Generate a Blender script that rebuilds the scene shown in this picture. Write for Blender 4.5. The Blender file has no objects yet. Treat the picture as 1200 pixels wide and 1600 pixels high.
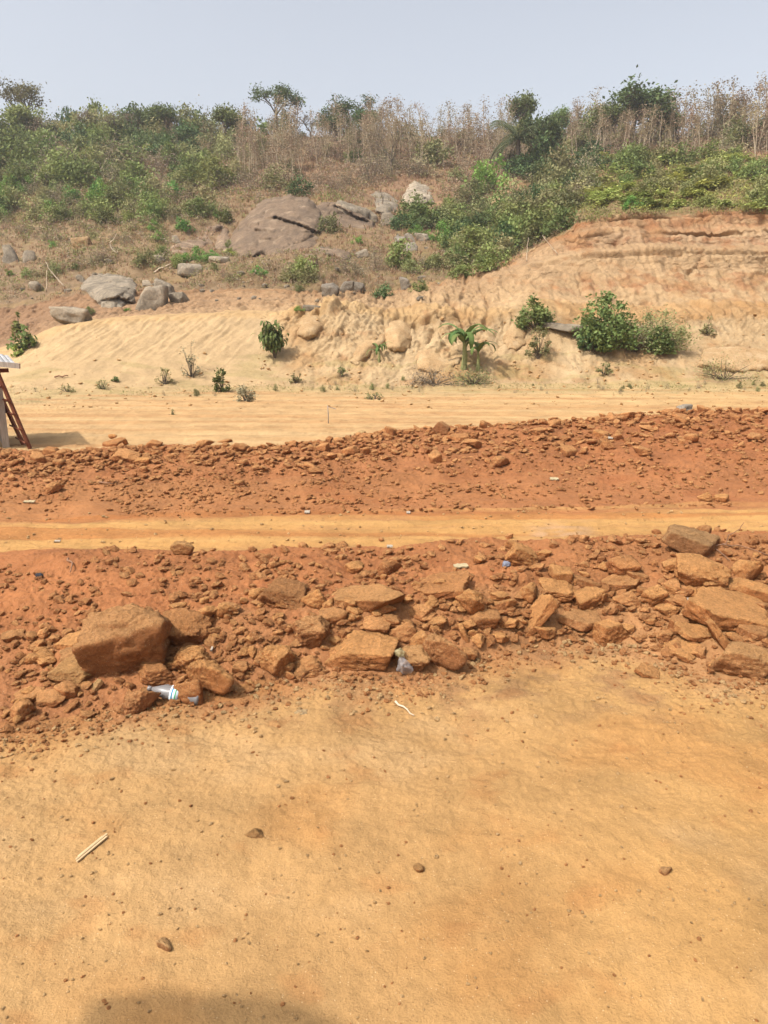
import bpy, bmesh, math, random
import numpy as np
from mathutils import Vector, Matrix, Euler

# ---------------------------------------------------------------- camera, light, exposure
sc = bpy.context.scene
PITCH = math.radians(14.45); F = 1164.0; CH = 2.6
cam_d = bpy.data.cameras.new("camera"); cam = bpy.data.objects.new("camera", cam_d)
sc.collection.objects.link(cam); sc.camera = cam
cam.location = (0, 0, CH); cam.rotation_euler = (math.pi/2 - PITCH, 0, 0)
cam_d.sensor_fit = 'VERTICAL'; cam_d.sensor_height = 36; cam_d.lens = 36*F/1600
cam_d.clip_start = .05; cam_d.clip_end = 6000

SUN_EL = math.radians(54); SUN_AZ = math.radians(-126)      # azimuth from +Y, clockwise; -104 = left, a little behind the camera
sun_dir = Vector((math.sin(SUN_AZ)*math.cos(SUN_EL), math.cos(SUN_AZ)*math.cos(SUN_EL), math.sin(SUN_EL)))
sd = bpy.data.lights.new("sun", 'SUN'); sd.energy = 3.2; sd.angle = math.radians(0.9); sd.color = (1, .95, .88)
so = bpy.data.objects.new("sun", sd); sc.collection.objects.link(so)
so.rotation_euler = sun_dir.to_track_quat('Z', 'Y').to_euler(); so.location = (-20, -5, 40)
w = bpy.data.worlds.new("World"); sc.world = w; w.use_nodes = True
nt = w.node_tree; nt.nodes.clear()
sky = nt.nodes.new('ShaderNodeTexSky'); sky.sky_type = 'NISHITA'; sky.sun_disc = False
sky.sun_elevation = SUN_EL; sky.sun_rotation = SUN_AZ % (2*math.pi)
sky.air_density = 1.0; sky.dust_density = 6.0; sky.ozone_density = 2.0; sky.altitude = 200
hs = nt.nodes.new('ShaderNodeHueSaturation'); hs.inputs['Saturation'].default_value = .36; hs.inputs['Value'].default_value = 1.14
bg = nt.nodes.new('ShaderNodeBackground'); bg.inputs['Strength'].default_value = .15
wo = nt.nodes.new('ShaderNodeOutputWorld')
nt.links.new(sky.outputs[0], hs.inputs['Color']); nt.links.new(hs.outputs[0], bg.inputs[0]); nt.links.new(bg.outputs[0], wo.inputs[0])
sc.view_settings.view_transform = 'Standard'; sc.view_settings.look = 'None'
sc.view_settings.exposure = 0.5; sc.view_settings.gamma = 1
sc.render.engine = 'CYCLES'
sc.cycles.max_bounces = 5; sc.cycles.diffuse_bounces = 2; sc.cycles.volume_bounces = 1; sc.cycles.transparent_max_bounces = 8
COL = sc.collection
RNG = np.random.default_rng(7); R = random.Random(5)

# ---------------------------------------------------------------- noise
def _tab(seed):
    r = np.random.default_rng(seed); p = r.permutation(256); return np.concatenate([p, p, p[:2]])
_tabs = {}
def tab(seed):
    if seed not in _tabs: _tabs[seed] = _tab(seed)
    return _tabs[seed]
def fade(t): return t*t*t*(t*(t*6-15)+10)
_ang = np.arange(256)*2*np.pi/256*37; _gx = np.cos(_ang).astype(np.float32); _gy = np.sin(_ang).astype(np.float32)
def pn2(x, y, seed=0):
    p = tab(seed); x = np.asarray(x, np.float32); y = np.asarray(y, np.float32)
    xf = np.floor(x); yf = np.floor(y); xi = xf.astype(np.int32) & 255; yi = yf.astype(np.int32) & 255
    x = x-xf; y = y-yf; u = fade(x); v = fade(y)
    def g(i, j, dx, dy):
        h = p[p[(xi+i) & 255]+((yi+j) & 255)]; return _gx[h]*dx+_gy[h]*dy
    a = g(0, 0, x, y); b = g(1, 0, x-1, y); c = g(0, 1, x, y-1); d = g(1, 1, x-1, y-1)
    return ((a+u*(b-a))*(1-v)+(c+u*(d-c))*v)*1.5
_g3 = np.random.default_rng(3).normal(size=(256, 3)); _g3 /= np.linalg.norm(_g3, axis=1)[:, None]
def pn3(P, s=1.0, seed=0):
    p = tab(seed); Q = P*s + seed*3.17; f = np.floor(Q); I = f.astype(np.int32) & 255; d = Q-f; u = fade(d)
    out = 0
    for i in (0, 1):
        for j in (0, 1):
            for k in (0, 1):
                h = p[p[p[(I[:, 0]+i) & 255]+((I[:, 1]+j) & 255)]+((I[:, 2]+k) & 255)]
                g = _g3[h]; e = d-np.array([i, j, k])
                wgt = (u[:, 0] if i else 1-u[:, 0])*(u[:, 1] if j else 1-u[:, 1])*(u[:, 2] if k else 1-u[:, 2])
                out = out+wgt*(g*e).sum(1)
    return out*1.5
def fbm2(x, y, seed, oct=4, gain=.5):
    a = 1; o = 0
    for i in range(oct): o = o+a*pn2(x*2**i, y*2**i, seed+i); a *= gain
    return o
def worley(x, y, seed):
    rx = np.random.default_rng(seed).random((256, 256)).astype(np.float32); ry = np.random.default_rng(seed+1).random((256, 256)).astype(np.float32)
    xf = np.floor(x); yf = np.floor(y); xi = xf.astype(np.int32); yi = yf.astype(np.int32)
    best = np.full(x.shape, 9., np.float32)
    for i in (-1, 0, 1):
        for j in (-1, 0, 1):
            a = (xi+i) & 255; b = (yi+j) & 255
            d = (xf+i+rx[a, b]-x)**2+(yf+j+ry[a, b]-y)**2
            best = np.minimum(best, d)
    return np.sqrt(best)

def wedge(x, y, seed):            # distance to the border between cells: thin cracks
    rx = np.random.default_rng(seed).random((256, 256)).astype(np.float32); ry = np.random.default_rng(seed+1).random((256, 256)).astype(np.float32)
    xf = np.floor(x); yf = np.floor(y); xi = xf.astype(np.int32); yi = yf.astype(np.int32)
    f1 = np.full(x.shape, 9., np.float32); f2 = f1.copy()
    for i in (-1, 0, 1):
        for j in (-1, 0, 1):
            a = (xi+i) & 255; b = (yi+j) & 255
            d = np.sqrt((xf+i+rx[a, b]-x)**2+(yf+j+ry[a, b]-y)**2)
            f2 = np.minimum(f2, np.maximum(f1, d)); f1 = np.minimum(f1, d)
    return f2-f1

# ---------------------------------------------------------------- projection helpers: where a thing of the place stands
SP, CP = math.sin(PITCH), math.cos(PITCH)
def ray(px, py):                        # returns X/Y and (Z-CH)/Y of the sight line
    a = (px-600)/F; b = (800-py)/F; dy = CP+b*SP
    return a/dy, (-SP+b*CP)/dy
def P(px, py, Y):
    u, m = ray(px, py); return Vector((u*Y, Y, CH+m*Y))
def viewdepth(v): return v[1]*CP-(v[2]-CH)*SP

def lin(c): c = c/255; return c/12.92 if c <= .04045 else ((c+.055)/1.055)**2.4
def D(r, g, b, k=1.85): return (lin(r)/k, lin(g)/k, lin(b)/k)   # albedo of a surface seen with that colour in full sun

# ---------------------------------------------------------------- mesh building
def tagged(o, label=None, cat=None, group=None, kind=None):
    if label: o['label'] = label
    if cat: o['category'] = cat
    if group: o['group'] = group
    if kind: o['kind'] = kind
    return o
def link(name, me, parent=None, loc=None):
    o = bpy.data.objects.new(name, me); COL.objects.link(o)
    if parent is not None: o.parent = parent
    if loc is not None: o.location = loc
    return o
class MB:
    def __init__(s): s.V = []; s.F = []; s.C = []; s.n = 0
    def add(s, V, faces, mat=0, c=None, smooth=False):
        V = np.asarray(V, float); s.V.append(V)
        for f in (faces if isinstance(faces, list) else [faces]):
            f = np.asarray(f, int)
            if len(f): s.F.append((f+s.n, mat, smooth))
        s.C.append(np.full(len(V), .5) if c is None else np.broadcast_to(np.asarray(c, float), (len(V),)).copy())
        s.n += len(V)
    def mesh(s, name, mats):
        V = np.concatenate(s.V); me = bpy.data.meshes.new(name)
        me.vertices.add(len(V)); me.vertices.foreach_set('co', V.astype(np.float32).ravel())
        loops = np.concatenate([f.ravel() for f, _, _ in s.F]); sizes = np.concatenate([np.full(len(f), f.shape[1]) for f, _, _ in s.F])
        me.loops.add(len(loops)); me.loops.foreach_set('vertex_index', loops.astype(np.int32))
        st = np.concatenate([[0], np.cumsum(sizes)[:-1]])
        me.polygons.add(len(sizes)); me.polygons.foreach_set('loop_start', st.astype(np.int32)); me.polygons.foreach_set('loop_total', sizes.astype(np.int32))
        me.polygons.foreach_set('material_index', np.concatenate([np.full(len(f), m) for f, m, _ in s.F]).astype(np.int32))
        me.polygons.foreach_set('use_smooth', np.concatenate([np.full(len(f), sm) for f, _, sm in s.F]))
        at_ = me.attributes.new('var', 'FLOAT', 'POINT'); at_.data.foreach_set('value', np.concatenate(s.C).astype(np.float32))
        for m in (mats if isinstance(mats, list) else [mats]): me.materials.append(m)
        me.update(calc_edges=True); me.validate(); return me
    def obj(s, name, mats, parent=None, loc=None): return link(name, s.mesh(name, mats), parent, loc)

def box(mb, c, size, rot=(0, 0, 0), mat=0, col=None):
    v = np.array([[x, y, z] for x in (-.5, .5) for y in (-.5, .5) for z in (-.5, .5)])*np.array(size)
    M = np.array(Euler(rot).to_matrix()); v = v@M.T+np.array(c)
    mb.add(v, [np.array([[0, 1, 3, 2], [4, 6, 7, 5], [0, 4, 5, 1], [2, 3, 7, 6], [0, 2, 6, 4], [1, 5, 7, 3]])], mat, col)
def plank(mb, a, b, wd, th, side, mat=0, col=None):
    a = np.array(a, float); b = np.array(b, float); d = b-a; d /= np.linalg.norm(d); s_ = np.array(side, float); s_ -= d*(s_@d); s_ /= np.linalg.norm(s_); n = np.cross(d, s_)
    v = [p+s_*i*wd/2+n*j*th/2 for p in (a, b) for i, j in ((-1, -1), (1, -1), (1, 1), (-1, 1))]
    mb.add(v, [np.array([[0, 3, 2, 1], [4, 5, 6, 7], [0, 1, 5, 4], [1, 2, 6, 5], [2, 3, 7, 6], [3, 0, 4, 7]])], mat, col)
def tube(mb, pts, rad, k=5, mat=0, col=None, cap=False):
    pts = np.asarray(pts, float); n = len(pts); rad = np.broadcast_to(rad, (n,))
    t = np.gradient(pts, axis=0); t /= np.linalg.norm(t, axis=1)[:, None]+1e-9
    up = np.array([0.13, .31, .94]) if abs(t[0][2]) < .9 else np.array([1., .1, 0.])
    a = np.cross(t, up); a /= np.linalg.norm(a, axis=1)[:, None]+1e-9; b = np.cross(t, a)
    th = np.arange(k)*2*np.pi/k
    V = pts[:, None]+rad[:, None, None]*(a[:, None]*np.cos(th)[None, :, None]+b[:, None]*np.sin(th)[None, :, None])
    i = np.arange(n-1)[:, None]*k; j = np.arange(k)[None]; j2 = (j+1) % k
    Fq = np.stack([i+j, i+j2, i+k+j2, i+k+j], -1).reshape(-1, 4)
    fs = [Fq]
    if cap: fs.append(np.arange(k)[None][:, ::-1]); fs.append(((n-1)*k+np.arange(k))[None])
    mb.add(V.reshape(-1, 3), fs, mat, col, True)

_ico = {}
def ico(sub):
    if sub not in _ico:
        bm = bmesh.new(); bmesh.ops.create_icosphere(bm, subdivisions=sub, radius=1)
        _ico[sub] = (np.array([v.co for v in bm.verts]), np.array([[v.index for v in f.verts] for f in bm.faces])); bm.free()
    return _ico[sub]
def rockV(seed, kind='clod', sub=4, rough=1.0):
    V, Fc = ico(sub); r = np.random.default_rng(seed); N = []; H = []
    def pl(n, h): n = np.array(n, float); N.append(n/np.linalg.norm(n)); H.append(h)
    if kind == 'clod':
        for _ in range(14): pl(r.normal(size=3), r.uniform(.88, 1.06))
        p = 18
    elif kind == 'block':
        for ax in ((1, 0, 0), (-1, 0, 0), (0, 1, 0), (0, -1, 0), (0, 0, 1), (0, 0, -1)): pl(np.array(ax)+r.normal(size=3)*.22, r.uniform(.75, 1))
        for _ in range(9): pl(r.normal(size=3), r.uniform(.86, 1.08))
        p = 34
    elif kind == 'slab':
        pl((r.normal()*.1, r.normal()*.1, 1), .33); pl((r.normal()*.1, r.normal()*.1, -1), .33)
        a0 = r.uniform(0, 6.3)
        for i in range(6):
            a = a0+i*1.047+r.normal()*.22; pl((math.cos(a), math.sin(a), r.normal()*.35), r.uniform(.7, 1))
        for _ in range(3): pl(r.normal(size=3), r.uniform(.8, 1))
        p = 28
    elif kind == 'round':
        for _ in range(10): pl(r.normal(size=3), r.uniform(.95, 1.08))
        p = 7
    N = np.array(N); H = np.array(H)
    q = np.maximum(V@N.T, 0)/H; rad = ((q**p).sum(1)+1e-9)**(-1/p)
    X = V*rad[:, None]
    am = {'clod': .13, 'block': .085, 'slab': .06, 'round': .04}[kind]*rough
    d = am*pn3(X, 1.7, seed % 50)+am*.55*pn3(X, 4.1, seed % 50+1)
    if sub >= 3: d += am*.42*(1-2*np.abs(pn3(X, 8.5, seed % 50+2)))*(.6+pn3(X, 2, 9))
    if sub >= 4: d += am*.36*pn3(X, 17, seed % 50+3)
    if sub >= 5: d += am*.32*pn3(X, 34, seed % 50+4)
    d += am*.55*(np.abs(pn3(X, 3.1, seed % 50+5))*2-.55)
    if sub >= 3: d += am*.30*(np.abs(pn3(X, 6.7, seed % 50+6))*2-.55)
    X = X+V*d[:, None]
    mn, mx = X.min(0), X.max(0); X = (X-(mn+mx)/2)/(mx-mn)
    return X, Fc
def rock_mesh(name, seed, kind, sub, mat, rough=1.0):
    X, Fc = rockV(seed, kind, sub, rough); mb = MB(); mb.add(X, [Fc], 0, None, sub >= 3); return mb.mesh(name, mat)

# ---------------------------------------------------------------- materials
def newmat(name):
    m = bpy.data.materials.new(name); m.use_nodes = True; t = m.node_tree
    b = t.nodes['Principled BSDF']; b.inputs['Roughness'].default_value = .92
    b.inputs['Specular IOR Level'].default_value = .15
    return m, t, b
def noise(t, scale, detail=4, rough=.6, vec=None, dist=0):
    n = t.nodes.new('ShaderNodeTexNoise'); n.inputs['Scale'].default_value = scale; n.inputs['Detail'].default_value = detail
    n.inputs['Roughness'].default_value = rough; n.inputs['Distortion'].default_value = dist
    if vec is not None: t.links.new(vec, n.inputs['Vector'])
    return n
def ramp(t, src, stops):
    r = t.nodes.new('ShaderNodeValToRGB'); e = r.color_ramp.elements
    while len(e) < len(stops): e.new(.5)
    for el, (p_, c) in zip(e, stops):
        el.position = p_; el.color = (*c, 1) if isinstance(c, tuple) else (c, c, c, 1)
    t.links.new(src, r.inputs[0]); return r.outputs[0]
def mix(t, a, b, fac, mode='MIX'):
    n = t.nodes.new('ShaderNodeMix'); n.data_type = 'RGBA'; n.blend_type = mode
    for sock, v in ((n.inputs['Factor'], fac), (n.inputs[6], a), (n.inputs[7], b)):
        if hasattr(v, 'links'): t.links.new(v, sock)
        elif isinstance(v, tuple): sock.default_value = (*v, 1)
        else: sock.default_value = v
    return n.outputs[2]
def bump(t, b, h, dist, strength=1, prev=None):
    n = t.nodes.new('ShaderNodeBump'); n.inputs['Distance'].default_value = dist; n.inputs['Strength'].default_value = strength
    t.links.new(h, n.inputs['Height'])
    if prev is not None: t.links.new(prev, n.inputs['Normal'])
    if b is not None: t.links.new(n.outputs[0], b.inputs['Normal'])
    return n.outputs[0]

# earth: the colour of each kind of soil is a point attribute, broken up by grain noise
M_EARTH, t, b = newmat('earth')
at_ = t.nodes.new('ShaderNodeAttribute'); at_.attribute_name = 'albedo'
gr = t.nodes.new('ShaderNodeAttribute'); gr.attribute_name = 'grain'
tc = t.nodes.new('ShaderNodeTexCoord'); vec = tc.outputs['Object']
n1 = noise(t, 1.3, 6, .65, vec); n2 = noise(t, 14, 5, .7, vec); n3 = noise(t, 95, 3, .7, vec)
c = mix(t, at_.outputs['Color'], ramp(t, n1.outputs[0], [(.32, .80), (.5, 1.0), (.7, 1.14)]), 1, 'MULTIPLY')
c = mix(t, c, ramp(t, n2.outputs[0], [(.3, .88), (.5, 1.0), (.72, 1.08)]), 1, 'MULTIPLY')
c = mix(t, c, ramp(t, n3.outputs[0], [(.28, .84), (.5, 1.0), (.74, 1.12)]), 1, 'MULTIPLY')
vo = t.nodes.new('ShaderNodeTexVoronoi'); vo.inputs['Scale'].default_value = 62; t.links.new(vec, vo.inputs['Vector'])
sp = ramp(t, vo.outputs['Distance'], [(.10, 1.0), (.2, 0.0)])
vsep = t.nodes.new('ShaderNodeSeparateColor'); t.links.new(vo.outputs['Color'], vsep.inputs[0])
sel = ramp(t, vsep.outputs[0], [(.70, 0.0), (.78, 1.0)])
mm = t.nodes.new('ShaderNodeMath'); mm.operation = 'MULTIPLY'; t.links.new(sp, mm.inputs[0]); t.links.new(sel, mm.inputs[1])
mm2 = t.nodes.new('ShaderNodeMath'); mm2.operation = 'MULTIPLY'; t.links.new(mm.outputs[0], mm2.inputs[0]); mm2.inputs[1].default_value = .55
c = mix(t, c, (.62, .45, .26), mm2.outputs[0])
t.links.new(c, b.inputs['Base Color'])
nb = bump(t, None, n2.outputs[0], .02, .6)
mpz = t.nodes.new('ShaderNodeMapping'); mpz.inputs['Scale'].default_value = (1, 1, .75); t.links.new(vec, mpz.inputs[0])
n4 = noise(t, 1.5, 9, .72, mpz.outputs[0], .6); v4 = t.nodes.new('ShaderNodeTexVoronoi'); v4.feature = 'DISTANCE_TO_EDGE'; v4.inputs['Scale'].default_value = 1.6
t.links.new(mix(t, vec, n4.outputs['Color'], .25), v4.inputs['Vector'])
hq = t.nodes.new('ShaderNodeMath'); hq.operation = 'MULTIPLY_ADD'; t.links.new(ramp(t, v4.outputs['Distance'], [(0.0, 0.0), (.035, 1.0)]), hq.inputs[0]); hq.inputs[1].default_value = .12; t.links.new(n4.outputs[0], hq.inputs[2])
b4 = t.nodes.new('ShaderNodeBump'); b4.inputs['Distance'].default_value = .16; t.links.new(hq.outputs[0], b4.inputs['Height']); t.links.new(gr.outputs['Fac'], b4.inputs['Strength']); t.links.new(nb, b4.inputs['Normal']); nb = b4.outputs[0]
bn = t.nodes.new('ShaderNodeBump'); bn.inputs['Distance'].default_value = .006; t.links.new(nb, bn.inputs['Normal']); t.links.new(n3.outputs[0], bn.inputs['Height']); t.links.new(bn.outputs[0], b.inputs['Normal'])

def soil_mat(name, base, top, speck=(.62, .44, .26), sc_=1.0):
    m, t, b = newmat(name)
    tc = t.nodes.new('ShaderNodeTexCoord'); geo = t.nodes.new('ShaderNodeNewGeometry'); oi = t.nodes.new('ShaderNodeObjectInfo')
    pos = geo.outputs['Position']
    na = noise(t, 7*sc_, 6, .7, pos); nbb = noise(t, 42*sc_, 5, .75, pos); nc = noise(t, 150*sc_, 2, .6, pos)
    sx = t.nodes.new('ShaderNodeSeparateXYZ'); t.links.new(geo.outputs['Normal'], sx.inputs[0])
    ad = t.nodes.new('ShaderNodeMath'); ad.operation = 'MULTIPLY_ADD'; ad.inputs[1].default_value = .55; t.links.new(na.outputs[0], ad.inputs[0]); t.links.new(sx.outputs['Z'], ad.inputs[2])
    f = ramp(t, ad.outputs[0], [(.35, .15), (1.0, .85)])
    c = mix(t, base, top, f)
    c = mix(t, c, oi.outputs['Color'], 1, 'MULTIPLY')
    c = mix(t, c, ramp(t, na.outputs[0], [(.3, .74), (.5, 1.0), (.7, 1.2)]), 1, 'MULTIPLY')
    c = mix(t, c, ramp(t, nbb.outputs[0], [(.3, .66), (.5, 1.0), (.7, 1.22)]), 1, 'MULTIPLY')
    vo = t.nodes.new('ShaderNodeTexVoronoi'); vo.inputs['Scale'].default_value = 75*sc_; t.links.new(pos, vo.inputs['Vector'])
    sp = ramp(t, vo.outputs['Distance'], [(.14, .6), (.26, 0.0)])
    sep = t.nodes.new('ShaderNodeSeparateColor'); t.links.new(vo.outputs['Color'], sep.inputs[0])
    sl = ramp(t, sep.outputs[0], [(.6, 0.0), (.7, 1.0)])
    mu = t.nodes.new('ShaderNodeMath'); mu.operation = 'MULTIPLY'; t.links.new(sp, mu.inputs[0]); t.links.new(sl, mu.inputs[1])
    c = mix(t, c, speck, mu.outputs[0])
    t.links.new(c, b.inputs['Base Color'])
    x = bump(t, None, na.outputs[0], .10/sc_, .8)
    x = bump(t, None, nbb.outputs[0], .04/sc_, 1.0, x)
    bump(t, b, nc.outputs[0], .006/sc_, .8, x)
    return m
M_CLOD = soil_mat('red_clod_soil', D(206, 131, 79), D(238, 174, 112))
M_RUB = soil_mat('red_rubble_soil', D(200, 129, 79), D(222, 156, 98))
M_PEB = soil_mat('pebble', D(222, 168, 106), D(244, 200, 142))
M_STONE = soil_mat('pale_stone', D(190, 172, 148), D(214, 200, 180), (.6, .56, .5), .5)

def granite(name, a, b_, streak, scale=1.0, sdark=(.05, .04, .035)):
    m, t, b = newmat(name); geo = t.nodes.new('ShaderNodeNewGeometry'); pos = geo.outputs['Position']; oi = t.nodes.new('ShaderNodeObjectInfo')
    mp = t.nodes.new('ShaderNodeMapping'); mp.inputs['Scale'].default_value = (1, 1, .18); t.links.new(pos, mp.inputs[0])
    n = noise(t, .9*scale, 6, .7, pos); ns = noise(t, 1.1*scale, 4, .6, mp.outputs[0], .4); nf = noise(t, 7*scale, 6, .75, pos)
    c = mix(t, a, b_, ramp(t, n.outputs[0], [(.38, 0.0), (.62, 1.0)]))
    c = mix(t, c, streak, ramp(t, ns.outputs[0], [(.55, 0.0), (.68, .7)]))
    c = mix(t, c, sdark, ramp(t, ns.outputs[0], [(.28, .55), (.40, 0.0)]))
    c = mix(t, c, ramp(t, nf.outputs[0], [(.3, .72), (.5, 1.0), (.7, 1.25)]), 1, 'MULTIPLY')
    c = mix(t, c, oi.outputs['Color'], 1, 'MULTIPLY')
    t.links.new(c, b.inputs['Base Color']); b.inputs['Roughness'].default_value = .85
    bump(t, b, nf.outputs[0], .12/scale, .8); return m
M_DARKROCK = granite('weathered_brown_granite', D(132, 112, 92), D(160, 134, 108), D(196, 170, 140), .8, (.07, .05, .04))
M_GREY = granite('grey_granite', D(150, 136, 116), D(196, 178, 152), D(224, 208, 184), 1.0, (.07, .06, .055))
M_TAN = granite('sandy_rock', D(196, 158, 112), D(212, 178, 132), D(222, 192, 150), 2.0, (.25, .15, .08))

def leafmat(name, a, b_, rnd=.35, trans=.25, soft=True):
    m, t, b = newmat(name); at = t.nodes.new('ShaderNodeAttribute'); at.attribute_name = 'var'; oi = t.nodes.new('ShaderNodeObjectInfo')
    c = mix(t, a, b_, at.outputs['Fac'])
    mr = t.nodes.new('ShaderNodeMapRange'); mr.inputs[3].default_value = 1-rnd; mr.inputs[4].default_value = 1+rnd; t.links.new(oi.outputs['Random'], mr.inputs[0])
    h = t.nodes.new('ShaderNodeHueSaturation'); t.links.new(mr.outputs[0], h.inputs['Value']); t.links.new(c, h.inputs['Color'])
    mh = t.nodes.new('ShaderNodeMapRange'); mh.inputs[3].default_value = .5-.03; mh.inputs[4].default_value = .5+.025
    mo = t.nodes.new('ShaderNodeMath'); mo.operation = 'FRACT'; ml = t.nodes.new('ShaderNodeMath'); ml.operation = 'MULTIPLY'; ml.inputs[1].default_value = 7.3
    t.links.new(oi.outputs['Random'], ml.inputs[0]); t.links.new(ml.outputs[0], mo.inputs[0]); t.links.new(mo.outputs[0], mh.inputs[0]); t.links.new(mh.outputs[0], h.inputs['Hue'])
    t.links.new(h.outputs[0], b.inputs['Base Color']); b.inputs['Roughness'].default_value = .7
    tr = t.nodes.new('ShaderNodeBsdfTranslucent'); t.links.new(h.outputs[0], tr.inputs[0])
    ms = t.nodes.new('ShaderNodeMixShader'); ms.inputs[0].default_value = trans
    out = t.nodes['Material Output']; t.links.new(b.outputs[0], ms.inputs[1]); t.links.new(tr.outputs[0], ms.inputs[2]); t.links.new(ms.outputs[0], out.inputs[0])
    return m
def flat(name, col, rough=.8, nz=20, amt=.3, metal=0, stretch=None):
    m, t, b = newmat(name); tc = t.nodes.new('ShaderNodeTexCoord'); v = tc.outputs['Object']
    if stretch:
        mp = t.nodes.new('ShaderNodeMapping'); mp.inputs['Scale'].default_value = stretch; t.links.new(v, mp.inputs[0]); v = mp.outputs[0]
    n = noise(t, nz, 5, .7, v)
    c = mix(t, col, ramp(t, n.outputs[0], [(.3, 1-amt), (.5, 1.0), (.7, 1+amt)]), 1, 'MULTIPLY'); t.links.new(c, b.inputs['Base Color'])
    b.inputs['Roughness'].default_value = rough; b.inputs['Metallic'].default_value = metal; bump(t, b, n.outputs[0], .004, .5); return m
L_OLIVE = leafmat('olive_leaves', (.17, .175, .065), (.25, .24, .105))
L_MID = leafmat('mid_green_leaves', (.12, .155, .045), (.20, .235, .075))
L_BRIGHT = leafmat('bright_green_leaves', (.09, .20, .04), (.20, .34, .08), .2)
L_DARK = leafmat('dark_green_leaves', (.055, .09, .03), (.13, .175, .065), .25)
L_BROWN = leafmat('dry_brown_leaves', (.24, .18, .105), (.36, .28, .175), .2, .3)
L_GREYB = leafmat('grey_brown_twigs', (.21, .175, .11), (.31, .255, .165), .2)
L_YEL = leafmat('yellow_green_leaves', (.17, .21, .05), (.34, .36, .10), .25)
L_LIME = leafmat('fresh_yellow_leaves', (.30, .34, .05), (.45, .45, .1), .1)
L_BAN = leafmat('banana_leaves', (.06, .105, .025), (.17, .23, .07), .1)
M_BARK = flat('pale_bark', (.27, .20, .14), .9, 8, .35)
M_BARKD = flat('dark_bark', (.11, .085, .06), .9, 8, .35)
M_POLEBARK = flat('pale_teak_bark', (.36, .29, .20), .9, 8, .25)
M_DRYG = leafmat('dry_grass_blades', (.24, .15, .075), (.42, .30, .16), .1, .3)
M_GRG = leafmat('green_grass_blades', (.14, .16, .05), (.30, .27, .11), .1, .3)

# ---------------------------------------------------------------- terrain: one lofted surface through the lines where the ground changes slope
CX = [0, 100, 200, 300, 400, 500, 600, 700, 800, 900, 1000, 1100, 1200]
lines = []   # (py list or number, 'z' or 'Y', value list or number, rows to next)
def K(py, kind, val, rows): lines.append((py, kind, val, rows))
K(3200, 'Y', .7, 24)
K(1700, 'z', 0., 390)
K([1142, 1128, 1105, 1092, 1072, 1050, 1055, 1048, 1012, 1000, 1012, 1058, 1068], 'z', .02, 110)
K([990, 972, 955, 955, 940, 930, 930, 920, 910, 908, 900, 896, 894], 'z', [.18, .26, .32, .32, .36, .40, .40, .40, .38, .38, .38, .40, .40], 84)
K([884, 863, 858, 862, 858, 852, 862, 848, 842, 842, 838, 828, 830], 'z', [.14, .24, .32, .34, .38, .40, .36, .42, .42, .44, .44, .46, .46], 24)
K(None, 'behind', (.95, .0), 50)
K([818, 814, 810, 806, 804, 803, 803, 802, 800, 799, 797, 794, 790], 'z', .03, 66)
K([760, 755, 750, 748, 745, 742, 738, 735, 732, 728, 722, 718, 714], 'z', [.2, .2, .22, .22, .23, .24, .26, .28, .3, .32, .34, .38, .4], 95)
K([706, 708, 698, 698, 698, 690, 676, 667, 662, 657, 647, 642, 641], 'z', [.32, .32, .36, .38, .40, .44, .5, .55, .6, .64, .7, .72, .72], 26)
K(None, 'behind', (1.3, .06), 85)
K([632, 624, 620, 617, 614, 614, 616, 614, 612, 611, 611, 610, 608], 'z', .09, 26)
K([612, 606, 604, 603, 602, 602, 603, 600, 598, 597, 596, 596, 595], 'Y', [26, 26.6, 27.2, 27.8, 28.2, 28.4, 28.6, 28.8, 29, 29, 29, 29, 29], 150)
K([560, 508, 497, 492, 488, 487, 487, 487, 488, 490, 492, 495, 497], 'Y', [30, 31, 32, 32.5, 33, 33, 33, 33, 33, 33, 33, 33, 33], 22)
K([545, 505, 494, 489, 485, 482, 478, 475, 474, 474, 474, 474, 474], 'Y', 35, 54)
K([530, 498, 490, 484, 478, 474, 470, 458, 440, 430, 425, 425, 425], 'Y', 37.5, 60)
K([515, 486, 478, 472, 468, 466, 467, 446, 422, 398, 392, 390, 390], 'Y', 38.6, 14)
K([512, 484, 476, 470, 466, 464, 466, 444, 420, 390, 385, 383, 383], 'Y', 39.8, 44)
K([500, 474, 466, 462, 458, 458, 464, 440, 417, 368, 360, 357, 357], 'Y', 40.4, 12)
K([498, 472, 464, 460, 456, 456, 463, 438, 415, 364, 355, 352, 352], 'Y', 41.4, 44)
K([482, 462, 455, 452, 448, 450, 460, 433, 408, 350, 336, 332, 333], 'Y', 42, 26)
K([440, 440, 435, 425, 418, 415, 440, 440, 420, 350, 325, 322, 322], 'Y', 48, 60)
K([400, 395, 390, 385, 385, 385, 395, 395, 380, 340, 300, 298, 298], 'Y', 60, 84)
K([330, 325, 320, 315, 305, 300, 310, 315, 310, 296, 262, 262, 262], 'Y', 80, 66)
K([252, 252, 250, 248, 248, 248, 252, 258, 260, 252, 240, 238, 238], 'Y', 100, 52)
K([212, 212, 212, 214, 214, 214, 216, 218, 220, 217, 214, 212, 212], 'Y', 118, 20)
K(None, 'behind', (50, 12.), 10)
K(None, 'behind', (400, -3.), 0)

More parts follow.
